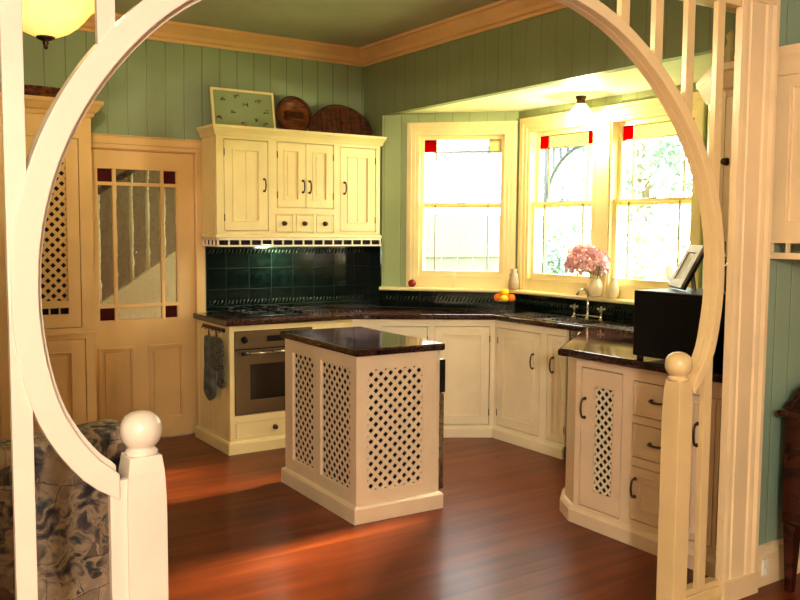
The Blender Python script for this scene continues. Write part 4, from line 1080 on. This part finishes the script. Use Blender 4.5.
wo=thing('wire_ornament','thin curled cream wire ornament on the ledge below the left bay window','ornament',tuple(F1@Vector((.60,.05,1.09))))
MB(F1).lathe([(.018,1.09),(.018,1.096),(.004,1.10)],(.60,.05,0),14).build('base','vase',wo)
MB(F1).tube([(.60,.05,1.098),(.60,.05,1.13),(.615,.05,1.15),(.60,.05,1.17),(.582,.05,1.185),(.592,.05,1.205),(.61,.05,1.20)],.0035,6).build('curl','vase',wo)
# fruit bowl on the worktop
bx,by=4.33,5.06
fbw=thing('fruit_bowl','shallow footed glass bowl of citrus on the worktop corner','bowl',(bx,by,.925))
MB().lathe([(.04,.925),(.038,.930),(.008,.935),(.007,.975),(.03,.985),(.075,1.000),(.095,1.015),(.092,1.018),(.07,1.005),(.01,.99)],(bx,by,0),28).build('bowl_glass','glass',fbw)
fr_=[(-.048,.022,1.030,'orange','orange','orange at the left side of the glass fruit bowl'),(.0,-.035,1.028,'lemon','lemon','yellow lemon at the front of the glass fruit bowl'),(.05,.012,1.030,'orange','orange','orange at the right side of the glass fruit bowl'),(.005,.05,1.030,'lemon','lemon','yellow lemon at the back of the glass fruit bowl'),(.002,.006,1.075,'lemon','lemon','yellow lemon crowning the fruit bowl pile')]
for dx,dy,z,k,mt,lab in fr_:
    c=(bx+dx*.7071+dy*.7071,by-dx*.7071+dy*.7071,z)
    o=tag((MB().ball(c,.034,12,(1,1,.96)) if k=='orange' else MB().ball(c,.030,12,(1.25,.95,.92))).build(k,mt),lab,k,'citrus fruit piled in the glass bowl')
# ------------------------------------------------------------------ lights fittings
bl=thing('bay_ceiling_light','small ceiling light with white conical glass shade in the bay','ceiling light',(4.42,4.38,BAYZ))
bxx,byy=4.36,4.33
bl.location=(bxx,byy,BAYZ); WORLD[bl.name]=Vector((bxx,byy,BAYZ))
MB().lathe([(.036,BAYZ),(.036,BAYZ-.012),(.028,BAYZ-.022),(.028,BAYZ-.045),(.034,BAYZ-.055)],(bxx,byy,0),20).build('gallery','dark_metal',bl)
MB().lathe([(.034,BAYZ-.052),(.045,BAYZ-.065),(.075,BAYZ-.105),(.10,BAYZ-.135),(.097,BAYZ-.137),(.07,BAYZ-.108),(.03,BAYZ-.065)],(bxx,byy,0),28).build('glass_shade','bayshade',bl)
px_,py_,pz_=.762,3.66,2.25
pn=thing('pendant_light','glowing amber alabaster bowl pendant with dark finial, top left','pendant light',(px_,py_,pz_))
wv=lambda q,j: (.035*math.cos(8*q) if j>6 else 0)
MB().lathe([(.02,pz_+.035),(.05,pz_+.04),(.09,pz_+.058),(.125,pz_+.085),(.148,pz_+.110),(.165,pz_+.132),(.182,pz_+.150),(.205,pz_+.165),(.224,pz_+.185),(.228,pz_+.20),(.212,pz_+.198),(.17,pz_+.152),(.06,pz_+.055)],(px_,py_,0),48,wave=wv).build('glass_bowl','shade',pn)
MB().lathe([(.002,pz_-.012),(.009,pz_-.006),(.007,pz_+.004),(.013,pz_+.012),(.009,pz_+.018),(.034,pz_+.028),(.036,pz_+.036),(.012,pz_+.04)],(px_,py_,0),20).build('finial','dark_metal',pn)
MB().tube([(px_,py_,pz_+.035),(px_,py_,CEIL-.03)],.006,8).build('rod','dark_metal',pn); MB().lathe([(.03,CEIL-.04),(.06,CEIL-.02),(.065,CEIL)],(px_,py_,0),20).build('ceiling_rose','dark_metal',pn)
m=MB()
for k in range(3):
    a=k*2*PI/3+.4; m.tube([(px_+.185*math.cos(a),py_+.185*math.sin(a),pz_+.18),(px_,py_,pz_+.50)],.004,6)
m.build('support_arm','dark_metal',pn)
# ------------------------------------------------------------------ sofa and round table lower left
sf=thing('tapestry_sofa','sofa covered in village-scene tapestry fabric, its back toward us at lower left','sofa',(.1,3.5,0))
FSo=frame(.955,3.115,-math.cos(math.radians(20)),-math.sin(math.radians(20)))
SL=1.75
sb=MB(FSo).box(0,SL,0,.20,.10,.835).build('backrest','tapestry',sf,bevel=.05); sb.modifiers['edge'].segments=4
MB(FSo).box(.02,SL-.02,.18,.86,.10,.42).build('seat','tapestry',sf,bevel=.05)
for x in (0,SL-.16): MB(FSo).box(x,x+.16,.19,.86,.10,.62).build('arm','tapestry',sf,bevel=.05)
for k in range(3):
    a=.17+k*.472; MB(FSo).box(a,a+.462,.24,.88,.42,.54).build('seat_cushion','tapestry',sf,bevel=.04)
for (x,y) in ((.08,.08),(SL-.08,.08),(.08,.78),(SL-.08,.78)): MB(FSo).lathe([(.02,0),(.032,.10)],(x,y,0),12).build('foot','mahogany',sf)
rt=thing('round_side_table','small round brown wooden table behind the screen at the lower left corner','table',(.1,2.72,0))
rtx,rty=.225,2.63
MB().lathe([(.001,.455),(.19,.455),(.203,.463),(.203,.475),(.195,.485),(.001,.487)],(rtx,rty,0),40).build('table_top','plate',rt)
MB().lathe([(.10,.02),(.03,.05),(.028,.12),(.045,.20),(.025,.30),(.05,.455)],(rtx,rty,0),20).build('pedestal','plate',rt)
for k in range(3):
    a=k*2*PI/3; MB().tube([(rtx,rty,.08),(rtx+.1*math.cos(a),rty+.1*math.sin(a),.05),(rtx+.18*math.cos(a),rty+.18*math.sin(a),.012)],[.02,.016,.012],8).build('foot','plate',rt)
# ------------------------------------------------------------------ lighting
def lamp(name,kind,loc,energy,col,size=.1,target=None,sy=None,angle=None):
    l=D.lights.new(name,kind); l.energy=energy; l.color=col
    if kind=='AREA': l.size=size; 
    if kind=='AREA' and sy: l.shape='RECTANGLE'; l.size_y=sy
    if kind in('POINT','SPOT'): l.shadow_soft_size=size
    if kind=='SUN': l.angle=math.radians(angle or 5)
    o=D.objects.new(name,l); COL.objects.link(o); o.location=loc
    if target is not None:
        d=Vector(target)-Vector(loc); o.rotation_euler=d.to_track_quat('-Z','Y').to_euler()
    return o
lamp('near_room_lamp','POINT',(-.9,-1.9,2.2),580,(1,.91,.82),.12)
lamp('pendant_bulb','POINT',(px_,py_,pz_+.30),100,(1,.79,.48),.06)
lamp('bay_bulb','POINT',(bxx,byy,BAYZ-.20),30,(1,.84,.52),.04)
lamp('hood_lamp','AREA',(2.93,6.02,1.41),5,(.95,1,.75),.12,(2.95,6.15,.9))
lamp('hall_fill','POINT',(1.2,6.9,2.5),30,(1,.88,.7),.15)  # added fill to brighten the stair hall behind the glass, no fitting there
lamp('garden_sun','SUN',(12,4,12),38,(1,.94,.8),angle=12,target=None).rotation_euler=Vector((-1.0,-.10,-.62)).to_track_quat('-Z','Y').to_euler()
w=D.worlds.new('sky'); SC.world=w; w.use_nodes=True
nt=w.node_tree; bg=nt.nodes['Background']
tc=nt.nodes.new('ShaderNodeTexCoord'); sx=nt.nodes.new('ShaderNodeSeparateXYZ'); nt.links.new(tc.outputs['Generated'],sx.inputs[0])
rp=nt.nodes.new('ShaderNodeValToRGB'); rp.color_ramp.elements[0].position=.45; rp.color_ramp.elements[0].color=(1,.98,.93,1); rp.color_ramp.elements[1].position=1; rp.color_ramp.elements[1].color=(.75,.86,1,1)
mm=nt.nodes.new('ShaderNodeMath'); mm.operation='MULTIPLY_ADD'; mm.inputs[1].default_value=.5; mm.inputs[2].default_value=.5
nt.links.new(sx.outputs[2],mm.inputs[0]); nt.links.new(mm.outputs[0],rp.inputs[0]); nt.links.new(rp.outputs[0],bg.inputs[0]); bg.inputs[1].default_value=13
# ------------------------------------------------------------------ camera
cam=D.cameras.new('camera'); co=D.objects.new('camera',cam); COL.objects.link(co); SC.camera=co
YAW,PIT,ROL=map(math.radians,(33.675,4.586,.4007))
Fv=Vector((math.sin(YAW)*math.cos(PIT),math.cos(YAW)*math.cos(PIT),-math.sin(PIT))); Rv=Vector((math.cos(YAW),-math.sin(YAW),0)); Uv=Rv.cross(Fv)
R2=math.cos(ROL)*Rv+math.sin(ROL)*Uv; U2=-math.sin(ROL)*Rv+math.cos(ROL)*Uv
co.matrix_world=Matrix(((R2.x,U2.x,-Fv.x,0),(R2.y,U2.y,-Fv.y,0),(R2.z,U2.z,-Fv.z,1.54),(0,0,0,1)))
cam.sensor_width=36; cam.lens=36*867.3/800; cam.clip_start=.05
SC.view_settings.view_transform='Standard'; SC.view_settings.look='None'; SC.view_settings.exposure=0; SC.view_settings.gamma=.86
SC.cycles.use_denoising=True
SC.cycles.max_bounces=8; SC.cycles.diffuse_bounces=5; SC.cycles.transparent_max_bounces=12
SC.cycles.sample_clamp_indirect=6
